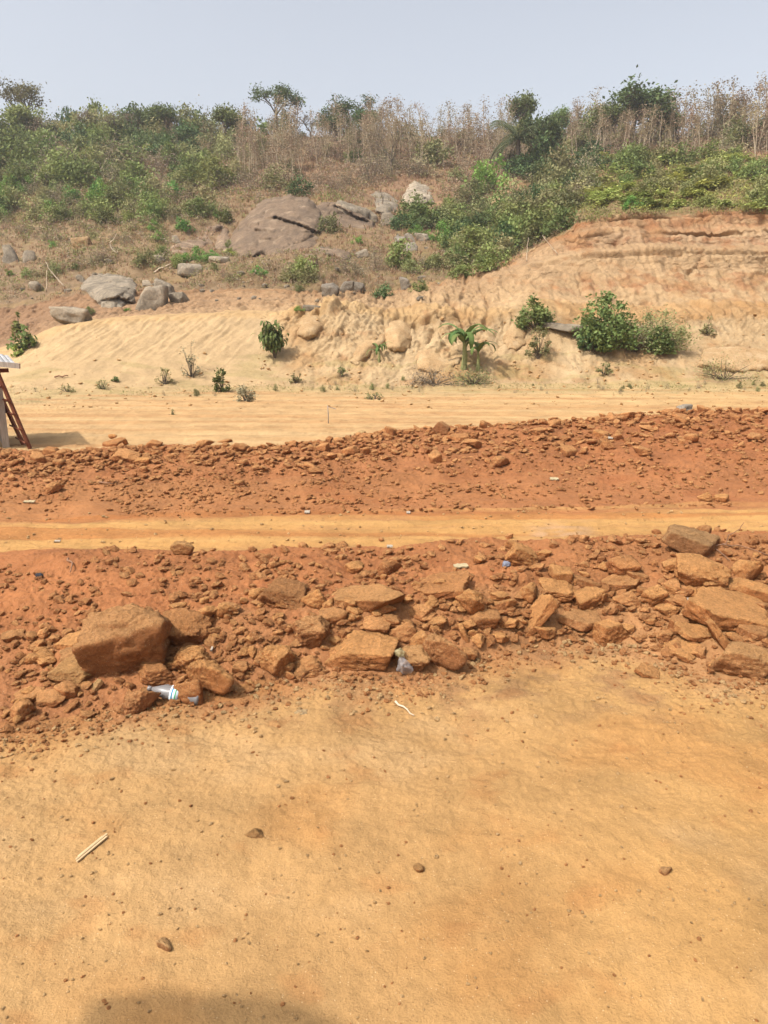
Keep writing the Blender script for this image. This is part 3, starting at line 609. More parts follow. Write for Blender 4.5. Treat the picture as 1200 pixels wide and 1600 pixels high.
B = [ # px, py, w, h, kind, label, rz, tilt, lean, colour, seed
 (199, 997, 130, 134, 'block', 'biggest boulder of the earth bank, reddish with a dark undercut lower face', 8, 0, 0, (1, 1.05, 1.1), 0, .8),
 (292, 978, 66, 54, 'block', 'red boulder tucked behind the right shoulder of the biggest boulder', 20, 6, 0, REDC, 1, .9),
 (116, 1001, 52, 28, 'slab', 'flat tan slab leaning on the left side of the biggest boulder', 0, -14, 10, TAN, 2, .8),
 (114, 1049, 64, 36, 'block', 'olive grey rock below the left corner of the biggest boulder', 0, -6, 0, OLV, 3, .8),
 (119, 1026, 54, 26, 'clod', 'smooth orange rock between the olive grey rock and the flat tan slab', 0, 5, 0, (1, 1.05, 1.1), 4, .8),
 (250, 1048, 54, 38, 'block', 'dark red rock under the right corner of the biggest boulder', 25, 10, 0, REDC, 5, .8),
 (298, 1032, 56, 50, 'clod', 'rough tan clod leaning behind the round cracked clod right of the bottle', 0, -18, 0, TAN, 0, .8),
 (331, 1058, 68, 62, 'clod', 'large rounded cracked clod to the right of the plastic bottle', 0, 0, 0, TAN, 1, .85),
 (297, 1078, 46, 48, 'clod', 'red clod pressed against the right end of the plastic bottle', 0, 20, 0, REDC, 2, .8),
 (219, 1095, 50, 44, 'clod', 'single round clod lying out on the sand before the bottle', 0, 0, 0, (1, 1, 1.05), 3, .9),
 (148, 1074, 34, 12, 'slab', 'small yellow chip standing in the sand under the biggest boulder', 0, -48, 25, (1.05, 1.35, 1.5), 1, .5),
 (80, 1090, 40, 26, 'block', 'brown block at the foot of the bank near the left end', 0, -12, 0, J(), 4, .8),
 (28, 1112, 40, 26, 'clod', 'brown clod at the lower left end of the bank', 0, -15, 0, J(), 5, .8),
 (42, 1088, 46, 20, 'slab', 'flat layered clod above the lower left end of the bank', 0, -8, 10, J(), 3, .8),
 (103, 1078, 34, 30, 'clod', 'upright clod between the brown block and the olive grey rock', 0, 10, 0, J(), 0, .8),
 (425, 1031, 62, 46, 'clod', 'tan boulder with a smooth top at the bank foot left of the stone pair', 0, 8, 0, TAN, 5, .8),
 (478, 1038, 58, 32, 'clod', 'low crumbly clod next to the tan boulder with a smooth top', 0, 0, 0, J(), 2, .8),
 (451, 1054, 20, 16, 'clod', 'smaller of two little clods on the sand below the low crumbly clod', 0, 0, 0, J(), 1, .9),
 (473, 1053, 30, 18, 'clod', 'larger of two little clods on the sand below the low crumbly clod', 0, 0, 0, J(), 3, .9),
 (566, 1014, 108, 66, 'block', 'broad tan boulder on the sand to the left of the clear plastic bag', -10, 4, 0, TAN, 2, .75),
 (641, 1028, 58, 36, 'clod', 'low orange rock that the clear plastic bag rests against', 0, 0, 0, (1.05, 1.15, 1.2), 4, .8),
 (692, 1020, 60, 60, 'clod', 'rounded cracked boulder to the right of the clear plastic bag', 0, 10, 0, (1, 1.05, 1.1), 1, .85),
 (572, 934, 120, 44, 'slab', 'long slab with an overhanging lower edge high on the middle of the bank', -6, -8, 6, (1, 1.05, 1.05), 4, .6),
 (446, 930, 74, 38, 'block', 'dark red broken clod at the back of the bank, left of the long slab', 10, 12, 0, DRK, 3, .8),
 (690, 915, 92, 36, 'slab', 'flat overhanging slab throwing a dark shadow near the back of the bank', 0, -10, 6, REDC, 5, .7),
 (733, 941, 40, 46, 'clod', 'rounded clod standing below the left end of the flat overhanging slab', 0, 10, 0, TAN, 0, .8),
 (492, 935, 36, 34, 'clod', 'tan clod wedged between the dark red broken clod and the long slab', 0, 0, 0, TAN, 2, .8),
 (484, 988, 54, 54, 'clod', 'knobbly boulder standing above the low crumbly clod', 0, 0, 0, (1, 1.05, 1.1), 4, .8),
 (518, 962, 40, 30, 'block', 'squarish rock between the knobbly boulder and the long slab', 15, 0, 0, J(), 0, .8),
 (590, 975, 38, 24, 'block', 'square brown rock over the dark hollow in the middle of the bank', 0, 0, 0, J(), 1, .8),
 (633, 986, 44, 38, 'clod', 'clod behind the low orange rock, right of the dark hollow', 0, 0, 0, J(), 2, .8),
 (655, 958, 42, 26, 'clod', 'flattish clod under the middle of the flat overhanging slab', 0, 5, 0, J(), 5, .8),
 (727, 993, 40, 14, 'slab', 'thin pale slab standing on edge beside the rounded cracked boulder', 0, 66, 0, TAN, 0, .5),
 (752, 965, 46, 34, 'block', 'orange block between the thin standing slab and the leaning pale slab', 10, 8, 0, J(), 2, .8),
 (786, 943, 32, 24, 'block', 'small squared clod above the top of the leaning pale slab', 0, -10, 0, J(), 5, .8),
 (815, 869, 52, 40, 'block', 'brown wedge shaped rock at the back of the bank near the path', 20, 18, 0, TAN, 3, .8),
 (834, 967, 98, 40, 'slab', 'large pale slab leaning up to the left with a dark side face', -10, -56, 10, TAN, 1, .55),
 (872, 921, 52, 32, 'block', 'broken block at the top of the leaning pale slab', 0, 0, 0, TAN, 4, .8),
 (917, 932, 44, 34, 'block', 'tan cube shaped rock under the dark clod, right of the broken block', 20, -8, 0, TAN, 0, .8),
 (910, 910, 44, 22, 'clod', 'dark ragged clod sitting over the tan cube shaped rock', 0, 0, 0, DRK, 1, .8),
 (957, 984, 50, 44, 'block', 'squared boulder with a dark right face at the right middle foot of the bank', 15, 0, 0, TAN, 5, .8),
 (905, 968, 62, 34, 'slab', 'flat slab lying between the leaning pale slab and the squared boulder', 0, 4, 6, (1, 1.05, 1.1), 2, .8),
 (972, 885, 46, 34, 'clod', 'red clod with a peaked top in the loose soil above the layered slab', 0, 0, 0, REDC, 4, .8),
 (970, 907, 62, 26, 'slab', 'layered slab below the red clod with a peaked top', 0, -8, 8, J(), 0, .7),
 (1082, 847, 82, 44, 'slab', 'long grey brown rock under the twig at the crest of the bank', 0, 18, 6, (.85, .98, 1.1), 3, .7),
 (1098, 832, 26, 22, 'clod', 'small dark red clod on top of the long grey brown rock', 0, 0, 0, DRK, 5, .9),
 (1096, 893, 76, 50, 'block', 'broad tan boulder above the biggest flat slab of the bank', -8, 10, 0, TAN, 1, .7),
 (1173, 892, 38, 40, 'clod', 'tan boulder near the right end of the bank above the thin wedge', 0, 15, 0, TAN, 3, .8),
 (1136, 951, 138, 62, 'slab', 'biggest flat slab of the bank, pale top and thick shadowed edge', 0, 6, 5, TAN, 5, .75),
 (1141, 914, 44, 14, 'slab', 'thin wedge of rock on top of the biggest flat slab', 0, -10, 4, TAN, 2, .7),
 (1183, 925, 58, 34, 'slab', 'grey tan slab cut by the picture edge beside the thin wedge', 0, 14, 6, TAN, 4, .8),
 (1112, 925, 38, 20, 'clod', 'small clod wedged at the upper left of the biggest flat slab', 0, 0, 0, TAN, 0, .8),
 (979, 934, 38, 24, 'clod', 'flattish clod right of the tan cube shaped rock', 0, 0, 0, J(), 2, .8),
 (1022, 931, 36, 30, 'clod', 'egg shaped clod midway between the layered slab and the biggest flat slab', 0, -15, 0, TAN, 4, .8),
 (1062, 938, 26, 17, 'block', 'little brick shaped clod left of the biggest flat slab', 0, 5, 0, J(), 3, .8),
 (1084, 987, 54, 28, 'slab', 'tan shard below the left end of the biggest flat slab', 0, 8, 8, TAN, 1, .8),
 (1162, 1033, 84, 56, 'block', 'wide smooth slab at the foot of the bank under the biggest flat slab', -6, 4, 0, (1, 1.1, 1.15), 3, .6),
 (1128, 1000, 74, 26, 'slab', 'narrow slab standing on edge below the biggest flat slab', 0, 54, 0, TAN, 3, .6),
 (1176, 985, 44, 26, 'slab', 'flat shard in the shade of the right end of the biggest flat slab', 0, 10, 6, J(), 0, .8),
 (1064, 1014, 56, 26, 'slab', 'thin pale slab left of the narrow slab standing on edge', 0, -12, 8, TAN, 4, .8),
 (1012, 1049, 38, 16, 'slab', 'low pale flake on the sand below the squared boulder', 0, 12, 6, TAN, 5, .8),
 (288, 856, 36, 26, 'clod', 'big brown clod alone on the crest of the bank beside the path', 0, -12, 0, OLV, 1, .9),
 (534, 851, 22, 13, 'clod', 'larger of two clods side by side on the bank crest at the path', 0, 0, 0, J(), 2, .9),
 (515, 853, 15, 10, 'clod', 'smaller of two clods side by side on the bank crest at the path', 0, 0, 0, J(), 0, .9),
 (610, 886, 34, 26, 'clod', 'dark topped clod in loose soil behind the long slab', 0, 10, 0, REDC, 3, .8),
 (553, 887, 28, 20, 'clod', 'smooth clod to the left of the dark topped clod', 0, 0, 0, TAN, 4, .8),
 (60, 1008, 20, 16, 'clod', 'little round clod in the gravelly soil left of the flat tan slab', 0, 0, 0, J(), 5, .9),
 (397, 1302, 27, 15, 'clod', 'lone brown clod lying on the open sand', 0, -10, 0, (.8, .9, .9), 2, .8),
 (654, 1357, 15, 14, 'clod', 'small brown stone on open sand in the middle of the foreground', 0, 0, 0, (.8, .9, .9), 0, .9),
 (258, 1476, 22, 20, 'clod', 'pale stone half sunk in the sand lower left', 0, 0, 0, (1.0, 1.2, 1.35), 1, .9),
 (1040, 1360, 18, 14, 'clod', 'pale pebble half sunk in the sand to the right', 0, 0, 0, (1.05, 1.2, 1.3), 3, .9),
 (513, 831+84, 1, 1, None, '', 0, 0, 0, None, 0, 0),
 (512, 1514-400, 1, 1, None, '', 0, 0, 0, None, 0, 0),
 # crest of the far ridge
 (179, 692, 34, 14, 'slab', 'flat red block carrying a smaller stone at the left of the ridge crest', 0, -8, 5, REDC, 0, .8),
 (240, 694, 22, 16, 'block', 'upright red clod on the ridge crest right of the stacked pair', 0, 15, 0, REDC, 2, .8),
 (320, 693, 26, 13, 'clod', 'crumbly clod on the ridge crest left of the thin flake', 0, 0, 0, J(), 3, .8),
 (350, 690, 24, 6, 'slab', 'thin tilted flake on the ridge crest', 0, -12, 0, J(), 4, .8),
 (84, 706, 30, 17, 'block', 'red lump on the ridge just right of the ladder', 0, 12, 0, REDC, 5, .8),
 (200, 712, 32, 16, 'block', 'flat topped block below the stacked pair on the ridge', 0, 10, 0, J(), 1, .8),
 (224, 720, 20, 15, 'block', 'tan block beside the flat topped block on the ridge', 0, 0, 0, TAN, 0, .8),
 (690, 670, 24, 22, 'block', 'upright triangular rock on the ridge crest', 0, 25, 0, (.9, .95, 1.05), 3, .8),
 (755, 664, 11, 13, 'block', 'small pointed rock on the crest right of the triangular rock', 0, 15, 0, J(), 1, .9),
 (716, 684, 32, 13, 'slab', 'flat slab below the upright triangular rock', 0, 0, 4, REDC, 2, .8),
 (562, 677, 18, 8, 'clod', 'pale tan stone on the middle of the ridge crest', 0, 0, 0, (1.1, 1.5, 1.8), 5, .8),
 (1064, 651, 24, 10, 'slab', 'flat red rock right below the whitish rock', 0, 10, 4, REDC, 1, .8),
 (1045, 644, 20, 9, 'slab', 'flat red rock to the left of the whitish rock', 0, 0, 4, REDC, 0, .8),
 (1096, 640, 13, 13, 'block', 'small upright clod to the right of the whitish rock', 0, 0, 0, J(), 4, .9),
 (940, 678, 26, 12, 'slab', 'pale red slab lying on the right part of the ridge', 0, 8, 4, TAN, 5, .8),
 (1102, 776, 22, 16, 'clod', 'tan clod near the foot of the ridge at right', 0, 0, 0, TAN, 2, .8),
 (1128, 778, 22, 12, 'slab', 'low flake beside the tan clod near the foot of the ridge', 0, 0, 4, TAN, 3, .8),
]
for px, py, w_, h_, kind, lab, rz, tl, ln, col, sd_, dp in B:
    if kind == 'block' and not ln: ln = 24 if w_ > 120 else 18
    if kind == 'clod' and not ln: ln = 12
    if w_ < 90: w_ *= 1.12; h_ *= 1.15
    if kind: put_rock('clod' if kind == 'clod' else 'flat_rock' if kind == 'slab' else 'boulder', px, py, w_, h_, kind, lab, {'clod': 'clod', 'slab': 'flat rock', 'block': 'boulder'}[kind], rz=rz, tilt=tl, lean=ln, col=col, seed=sd_, depth=dp)
put_rock('clod', 177, 682, 15, 9, 'clod', 'smaller stone balanced on the flat red block of the ridge crest', 'clod', col=TAN, raise_=.0, low=1.0)
put_rock('rock', 1068, 638, 24, 14, 'block', 'whitish rock standing out on the red ridge crest', 'rock', mat=M_STONE, seed=2, rz=20)

# more clods of the bank and of the ridge, each one lying free
areas = [ # px0, px1, py0, py1, n, wmin, wmax, label, group
 (0, 130, 985, 1130, 48, 12, 34, 'loose red clod in the crumbled left end of the near bank', 'clods at the left end of the bank'),
 (270, 560, 925, 1070, 78, 12, 38, 'loose red clod among the boulders left of the middle of the bank', 'clods left of the middle of the bank'),
 (560, 820, 900, 1030, 64, 12, 40, 'loose red clod among the boulders in the middle of the bank', 'clods in the middle of the bank'),
 (820, 1200, 860, 1050, 92, 12, 40, 'loose tan clod among the slabs of the right part of the bank', 'clods in the right part of the bank'),
 (380, 1200, 840, 900, 34, 9, 20, 'small clod in the loose soil along the crest of the bank', 'small clods along the crest of the bank')]
ncl = 0
for x0, x1, y0, y1, n, a, b2, lab, grp in areas:
    for _ in range(n):
        px = R.uniform(x0, x1); py = R.uniform(y0, y1); w_ = a+(b2-a)*R.random()**2.2
        foot = np.interp(px, CX, lines[2][0])
        if py+w_*.3 > foot-2: continue
        kind = R.choice(['clod', 'block', 'block', 'slab'] if x0 > 800 else ['clod', 'clod', 'block'])
        tan_ = R.random() < .5
        lb = ' '.join((rank(w_, (15, 'little'), (21, 'small'), (99, 'middling')), 'tan' if tan_ else 'red', {'clod': 'rounded', 'block': 'angular', 'slab': 'flat'}[kind], 'clod', where_is(px, py, LM_BANK)))
        put_rock('loose_clod', px, py, w_, w_*R.uniform(.5, .8), kind, lb, 'loose clod', rz=R.uniform(-60, 60), tilt=R.uniform(-22, 22), group='loose clods of the near bank', col=tuple(np.array(TAN if tan_ else J())*R.uniform(.9, 1.12)), low=.5)
crest = lines[8][0]
for _ in range(150):
    px = R.uniform(0, 1200); t_ = R.random()**1.6
    py = np.interp(px, CX, crest)+t_*60-2; w_ = 7+R.random()**3*22
    kd = R.choice(['clod', 'block', 'slab']); lb = ' '.join((rank(w_, (10, 'tiny'), (14, 'small'), (99, 'larger')), {'clod': 'rounded', 'block': 'angular', 'slab': 'flat'}[kd], 'red ridge clod', where_is(px, py, LM_RIDGE)))
    put_rock('ridge_clod', px, py, w_, w_*R.uniform(.4, .75), kd, lb, 'ridge clod', rz=R.uniform(-60, 60), tilt=R.uniform(-20, 20), group='clods along the far ridge', col=J(), low=.5)

# rubble and grit nobody could count
def scatter(name, n, sampler, mats, sub=1, seeds=8, flatness=.7):
    shapes = [rockV(500+i, 'block' if i % 2 else 'clod', sub, 1.3) for i in range(seeds)]
    mb = MB()
    for _ in range(n):
        r_ = sampler()
        if r_ is None: continue
        g, s_, m_ = r_; X, Fc = shapes[R.randrange(seeds)]
        sc3 = np.array([R.uniform(.7, 1.2), R.uniform(.7, 1.2), flatness*R.uniform(.6, 1.1)])*s_
        M_ = np.array(Euler((R.uniform(-.5, .5), R.uniform(-.5, .5), R.uniform(0, 6.28))).to_matrix())
        mb.add((X*sc3)@M_.T+np.array((g.x, g.y, g.z+s_*.12)), [Fc], m_, None, False)
    o = mb.obj(name, mats); o['kind'] = 'stuff'; return o
def s_bank():
    px = R.uniform(-60, 1260) if R.random() < .78 else R.choice((R.uniform(-420, -60), R.uniform(1260, 1620))); e = np.interp(px, CX, lines[2][0]); c_ = np.interp(px, CX, lines[4][0])
    t_ = R.random(); py = c_+(e-c_+10)*t_+R.gauss(0, 3)
    q = pn2(np.array([px*.012]), np.array([py*.03]), 210)[0]
    if q < R.uniform(-.7, .2): return None
    w_ = 1.5+R.random()**8*18
    if px < -60 or px > 1260: w_ = 2+R.random()**7*50
    if t_ > .9 and R.random() < .4: w_ = 2.5
    g = at(px, py); return g, size(w_, g), R.choice((0, 0, 1))
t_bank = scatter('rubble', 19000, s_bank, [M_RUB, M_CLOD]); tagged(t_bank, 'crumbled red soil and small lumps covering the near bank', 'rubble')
def s_ridge():
    px = R.uniform(-60, 1260) if R.random() < .8 else R.choice((R.uniform(-350, -60), R.uniform(1260, 1550))); c_ = np.interp(px, CX, lines[8][0]); f_e = np.interp(px, CX, lines[6][0])
    t_ = R.random()**1.35; py = c_+(f_e-c_)*t_; k_ = 1.6 if t_ < .35 else 1
    if 180 > px and t_ > .75 and R.random() < .7: return None
    q = pn2(np.array([px*.010]), np.array([py*.05]), 211)[0]
    if q < R.uniform(-.7, .2)-(.3 if t_ < .3 else 0): return None
    w_ = 1.3+R.random()**7*9*k_; g = at(px, py); return g, size(w_, g), R.choice((0, 1))
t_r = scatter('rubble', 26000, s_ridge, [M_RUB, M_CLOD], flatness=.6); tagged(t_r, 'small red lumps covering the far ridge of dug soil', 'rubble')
def s_grit():
    px = R.uniform(-80, 1280); py = 1070+R.random()**1.2*560; 
    e = np.interp(px, CX, lines[2][0])
    if py < e: return None
    q = pn2(np.array([px*.012]), np.array([py*.018]), 150)[0]
    if q < R.uniform(-.25, .35): return None
    w_ = 1.0+R.random()**12*6
    if py < e+110 and R.random() < .5: w_ *= 1.3
    g = at(px, py); return g, size(w_, g), R.choice((0, 0, 1))
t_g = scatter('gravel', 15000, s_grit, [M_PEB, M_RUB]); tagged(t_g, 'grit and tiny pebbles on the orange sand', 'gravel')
def s_near():
    px = R.uniform(-40, 1240); e = np.interp(px, CX, lines[2][0]); py = e+abs(R.gauss(0, 26)); g = at(px, py)
    return g, size(2+R.random()**5*9, g), R.choice((0, 1, 1))
t_n = scatter('gravel', 2600, s_near, [M_PEB, M_RUB]); tagged(t_n, 'loose crumbs on the sand along the foot of the near bank', 'gravel')
def s_road():
    px = R.uniform(-40, 1240); py = R.choice([R.uniform(600, 640), R.uniform(800, 850), R.uniform(560, 604), R.uniform(490, 600)])
    if py < 600 and px < 400 and R.random() < .8: return None
    g = at(px, py)
    return g, size(1.4+R.random()**8*6, g), 0
t_q = scatter('gravel', 2600, s_road, [M_PEB]); tagged(t_q, 'small stones on the path, the pale road and the embankment', 'gravel')

# ---- rocks of the embankment and of the hillside
ROCKS = [
 (883, 514, 66, 15, 'slab', 'flat overhanging rock slab between two bushes on the embankment', M_GREY, 0, 5, 1.0, 2),
 (548, 331, 48, 26, 'slab', 'angular grey block lying on the brown rock shelf', M_GREY, 0, 14, .82, 1),
 (578, 338, 26, 18, 'block', 'small angular block right of the angular grey block', M_GREY, 0, 25, .8, 4),
 (608, 342, 26, 18, 'block', 'small rock below the weathered grey rock', M_GREY, 0, 0, .8, 5),
 (623, 371, 20, 13, 'round', 'upper left stone of the stacked group of four', M_STONE, 0, 0, .8, 0),
 (641, 372, 18, 13, 'round', 'upper right stone of the stacked group of four', M_STONE, 0, 10, .72, 1),
 (624, 385, 17, 15, 'round', 'lower left stone of the stacked group of four', M_STONE, 0, 0, .78, 2),
 (642, 386, 20, 17, 'round', 'lower right stone of the stacked group of four', M_STONE, 0, -10, .76, 3),
 (660, 370, 22, 13, 'block', 'tan stone right of the stacked group of four', M_GREY, 0, 0, .8, 4),
 (750, 353, 30, 10, 'slab', 'thin ledge of rock in the ravine', M_GREY, 0, -22, .9, 0),
 (718, 375, 22, 16, 'block', 'brown stone left of the thin ledge in the ravine', M_GREY, 0, 0, .8, 1),
 (238, 464, 42, 38, 'block', 'cracked grey rock touching the right side of the largest grey rock face', M_GREY, 10, 0, 1.0, 2),
 (256, 450, 34, 24, 'block', 'upper rock of the cracked cluster right of the largest grey rock face', M_GREY, 0, 15, 1.0, 4),
 (231, 442, 16, 9, 'block', 'small pale stone on top of the cracked grey rock', M_GREY, 0, 0, 1.1, 5),
 (279, 464, 24, 18, 'block', 'dark cornered rock at the right end of the cracked cluster', M_GREY, 0, -15, .9, 3),
 (112, 494, 48, 24, 'block', 'white streaked rock on the crest of the dune', M_GREY, 0, 10, 1.1, 0),
 (54, 447, 20, 17, 'round', 'round grey stone on the bare slope at the left', M_GREY, 0, 0, .9, 5),
 (128, 436, 17, 14, 'round', 'small grey stone touching the left top of the largest grey rock face', M_GREY, 0, 0, .85, 1),
 (20, 398, 34, 26, 'round', 'rounded grey rock at the far left of the slope', M_GREY, 0, 20, .75, 2),
 (45, 400, 20, 20, 'round', 'smaller rounded rock next to the rounded grey rock at far left', M_GREY, 0, 0, .72, 3),
 (128, 378, 24, 16, 'block', 'tan stone lying alone high on the left slope', M_TAN, 0, 0, .8, 0),
 (297, 421, 36, 20, 'slab', 'split grey slab under the long green shrub', M_GREY, 0, 0, .95, 1),
 (343, 405, 28, 9, 'slab', 'thin slab at the right end of the long green shrub', M_GREY, 0, 4, .95, 2),
 (251, 404, 20, 12, 'block', 'small rock below the left end of the long green shrub', M_GREY, 0, 0, .85, 4),
 (276, 374, 14, 12, 'block', 'small pale rock at the foot of the slanting rock plate', M_GREY, 0, 0, 1.0, 5),
 (516, 452, 24, 22, 'block', 'pale squarish stone above the middle of the embankment', M_STONE, 0, 5, .78, 1),
 (542, 446, 20, 14, 'block', 'left stone of a close pair above the middle of the embankment', M_STONE, 0, 0, .72, 2),
 (561, 447, 18, 13, 'block', 'right stone of a close pair above the middle of the embankment', M_STONE, 0, 0, .66, 3),
 (633, 442, 16, 20, 'block', 'pale upright stone beside the green bush at the ravine mouth', M_STONE, 0, 0, .76, 4),
 (488, 480, 26, 8, 'slab', 'grey flat stone on the embankment crest', M_GREY, 0, 0, .8, 5),
 (565, 397, 20, 12, 'slab', 'tilted stone under the brown rock shelf', M_GREY, 0, -25, .85, 1),
]
ROCKOBJ = {}
for px, py, w_, h_, kind, lab, mt, rz, tl, cm, sd_ in ROCKS:
    w_ *= 1.12; h_ *= 1.12; cm *= 1.08
    o = put_rock('rock', px, py, w_, h_, kind, lab, 'rock', mat=mt, rz=rz, tilt=tl, col=(cm, cm, cm), seed=sd_, sub=5 if w_ > 60 else 4, depth=.8, low=.42)
    ROCKOBJ[lab] = o
    if o.location.y > 34: o.location.z -= o.scale[2]*.14
def relief(poly, bulge, mat, label, col=1.0, cracks=(), rough=.12, step=2.2, prof=.5, seed=0, tiltY=0.):
    """a rock face standing out of the slope: its outline on the slope, its own bulge and a rim that goes into the ground"""
    pl = np.array(poly, float); x0, y0 = pl.min(0)-step*2; x1, y1 = pl.max(0)+step*2
    gxs = np.arange(x0, x1+step, step); gys = np.arange(y0, y1+step, step); GX, GY = np.meshgrid(gxs, gys)
    a = pl; b = np.roll(pl, -1, 0); px_ = GX.ravel(); py_ = GY.ravel(); inside = np.zeros(len(px_), bool); dist = np.full(len(px_), 1e9)
    wob = 2.2*pn2(px_*.09, py_*.09, 160+seed)+1.2*pn2(px_*.3, py_*.3, 161+seed)
    for (ax, ay), (bx, by) in zip(a, b):
        cnd = ((ay > py_) != (by > py_)) & (px_ < (bx-ax)*(py_-ay)/(by-ay+1e-12)+ax); inside ^= cnd
        t_ = np.clip(((px_-ax)*(bx-ax)+(py_-ay)*(by-ay))/((bx-ax)**2+(by-ay)**2+1e-9), 0, 1)
        dist = np.minimum(dist, np.hypot(px_-ax-t_*(bx-ax), py_-ay-t_*(by-ay)))
    sd_ = np.where(inside, dist, -dist)+wob
    smp = [(p_, q_) for p_, q_, s_ in zip(px_[::7], py_[::7], sd_[::7]) if s_ > -4]; Yv = np.array([at(p_, q_).y for p_, q_ in smp]); md = np.median(Yv)
    ok = np.abs(Yv-md) < md*.25; S = np.array(smp)[ok]; cx_, cy_ = pl.mean(0); A = lambda p_, q_: np.stack([np.ones(len(p_)), (p_-cx_)/100, (q_-cy_)/100, ((q_-cy_)/100)**2], 1)
    co = np.linalg.lstsq(A(S[:, 0], S[:, 1]), Yv[ok], rcond=None)[0]; Yb = A(px_, py_)@co
    md_ = max(sd_.max(), 1); f = np.clip(sd_/md_, 0, 1); off = bulge*(f**prof)
    off += np.where(sd_ < 0, sd_*.25*bulge, 0)-.12*bulge
    m_px = md/F
    off += (rough*fbm2(px_*m_px*.8, py_*m_px*.8, 170+seed, 4, .55)+rough*1.2*np.round(1.6*pn2(px_*m_px*.35+.3*py_*m_px, py_*m_px*.45, 175+seed))/1.6)*(f > 0)*np.minimum(1, f*4)
    for ck, dp in cracks:
        ck = np.array(ck, float)
        for (ax, ay), (bx, by) in zip(ck[:-1], ck[1:]):
            t_ = np.clip(((px_-ax)*(bx-ax)+(py_-ay)*(by-ay))/((bx-ax)**2+(by-ay)**2), 0, 1); dd = np.hypot(px_-ax-t_*(bx-ax), py_-ay-t_*(by-ay)); off -= dp*np.exp(-(dd/1.9)**2)
            off += np.where((py_ < ay+t_*(by-ay)) & (dd < 26), dp*.4*(1-dd/26), 0)
    Yf = Yb-off-(cy_-py_)*0+tiltY*(cy_-py_)/100
    a_ = (px_-600)/F; b_ = (800-py_)/F; dy = CP+b_*SP; V = np.stack([a_/dy*Yf, Yf, CH+(-SP+b_*CP)/dy*Yf], 1)
    keep = sd_ > -step*2.2; n_ = len(gxs); I = np.arange(len(px_)).reshape(len(gys), n_)
    Q = np.stack([I[1:, :-1], I[1:, 1:], I[:-1, 1:], I[:-1, :-1]], -1).reshape(-1, 4); Q = Q[keep[Q].all(1)]
    # a back side, sunk in the slope
    used = np.unique(Q); remap = -np.ones(len(px_), int); remap[used] = np.arange(len(used)); Vu = V[used]; Q = remap[Q]; nu = len(used)
    Vb = Vu+np.array([0, bulge*.8+.3+abs(tiltY)*.7, -bulge*.2]); e = {}
    for q in Q:
        for i in range(4):
            k_ = (q[i], q[(i+1) % 4]); e[k_] = 1
    rim = [[b2, a2, a2+nu, b2+nu] for (a2, b2) in e if (b2, a2) not in e]
    o0 = Vu.mean(0); mb = MB(); mb.add(np.concatenate([Vu, Vb])-o0, [Q, Q[:, ::-1]+nu, np.array(rim)], 0, None, True)
    o = mb.obj('rock_outcrop', mat); o.location = o0; o.color = (col, col, col, 1); return tagged(o, label, 'rock face')
relief([(352, 400), (360, 365), (385, 335), (415, 314), (450, 308), (480, 312), (500, 330), (505, 360), (500, 385), (478, 398), (460, 412), (430, 410), (410, 398), (380, 405)], 4.2, M_DARKROCK, 'huge smooth brown rock face, largest on the hillside', 1.0,
       [([(430, 340), (448, 346), (470, 352), (490, 362), (508, 372)], 1.6), ([(385, 352), (400, 360), (420, 362)], .5), ([(415, 330), (405, 350), (408, 372)], .3)], .3, seed=1, prof=.4, tiltY=-9)
relief([(488, 326), (505, 320), (530, 318), (560, 332), (582, 348), (584, 362), (570, 368), (556, 380), (530, 376), (506, 372), (492, 360)], 1.9, M_DARKROCK, 'brown rock shelf right of the crack beside the huge rock face', 1.0,
       [([(524, 322), (540, 332), (560, 342), (578, 348)], 1.4)], .3, seed=2, tiltY=-7)
relief([(478, 398), (500, 388), (530, 384), (550, 392), (540, 402), (505, 408), (484, 412)], .9, M_DARKROCK, 'low brown ledge under the huge rock face', 1.15, (), .2, seed=3)
relief([(334, 392), (340, 366), (346, 352), (356, 358), (362, 372), (356, 392)], 1.2, M_DARKROCK, 'grey wedge of rock at the left edge of the huge rock face', 1.35, (), .12, seed=4)
relief([(268, 388), (290, 374), (318, 360), (344, 353), (346, 366), (330, 380), (300, 386), (280, 396)], 1.0, M_DARKROCK, 'slanting rock plate rising towards the grey wedge of rock', 1.35, (), .1, seed=5)
relief([(124, 452), (134, 436), (146, 429), (180, 428), (206, 436), (216, 450), (212, 470), (196, 480), (172, 489), (158, 484), (146, 470)], 2.8, M_GREY, 'largest grey rock face, streaked white, above the dune', .95,
       [([(146, 434), (170, 440), (200, 452)], .5), ([(160, 470), (184, 466), (204, 474)], .5)], .3, seed=6, tiltY=-4)
relief([(624, 318), (634, 296), (648, 284), (664, 288), (676, 302), (680, 318), (660, 322), (640, 326)], 3.0, M_GREY, 'pale crag with white streaks in the middle of the hillside', 1.2, [([(640, 300), (655, 306), (668, 312)], .6)], .5, seed=7, tiltY=-5)
relief([(580, 305), (592, 296), (608, 300), (622, 314), (624, 330), (606, 338), (586, 332)], 2.6, M_GREY, 'weathered grey rock to the left of the pale crag', .85, (), .35, seed=8)
relief([(758, 330), (770, 308), (786, 290), (804, 284), (818, 290), (806, 300), (790, 312), (776, 326), (766, 340)], 1.2, M_TAN, 'tan rock showing between bushes high above the ravine', .95, (), .3, seed=9)
relief([(546, 566), (556, 545), (570, 530), (600, 523), (606, 532), (596, 544), (578, 556), (560, 572)], .45, M_TAN, 'smooth sloping rock face left of the round boulder', 1.06, (), .05, seed=10)
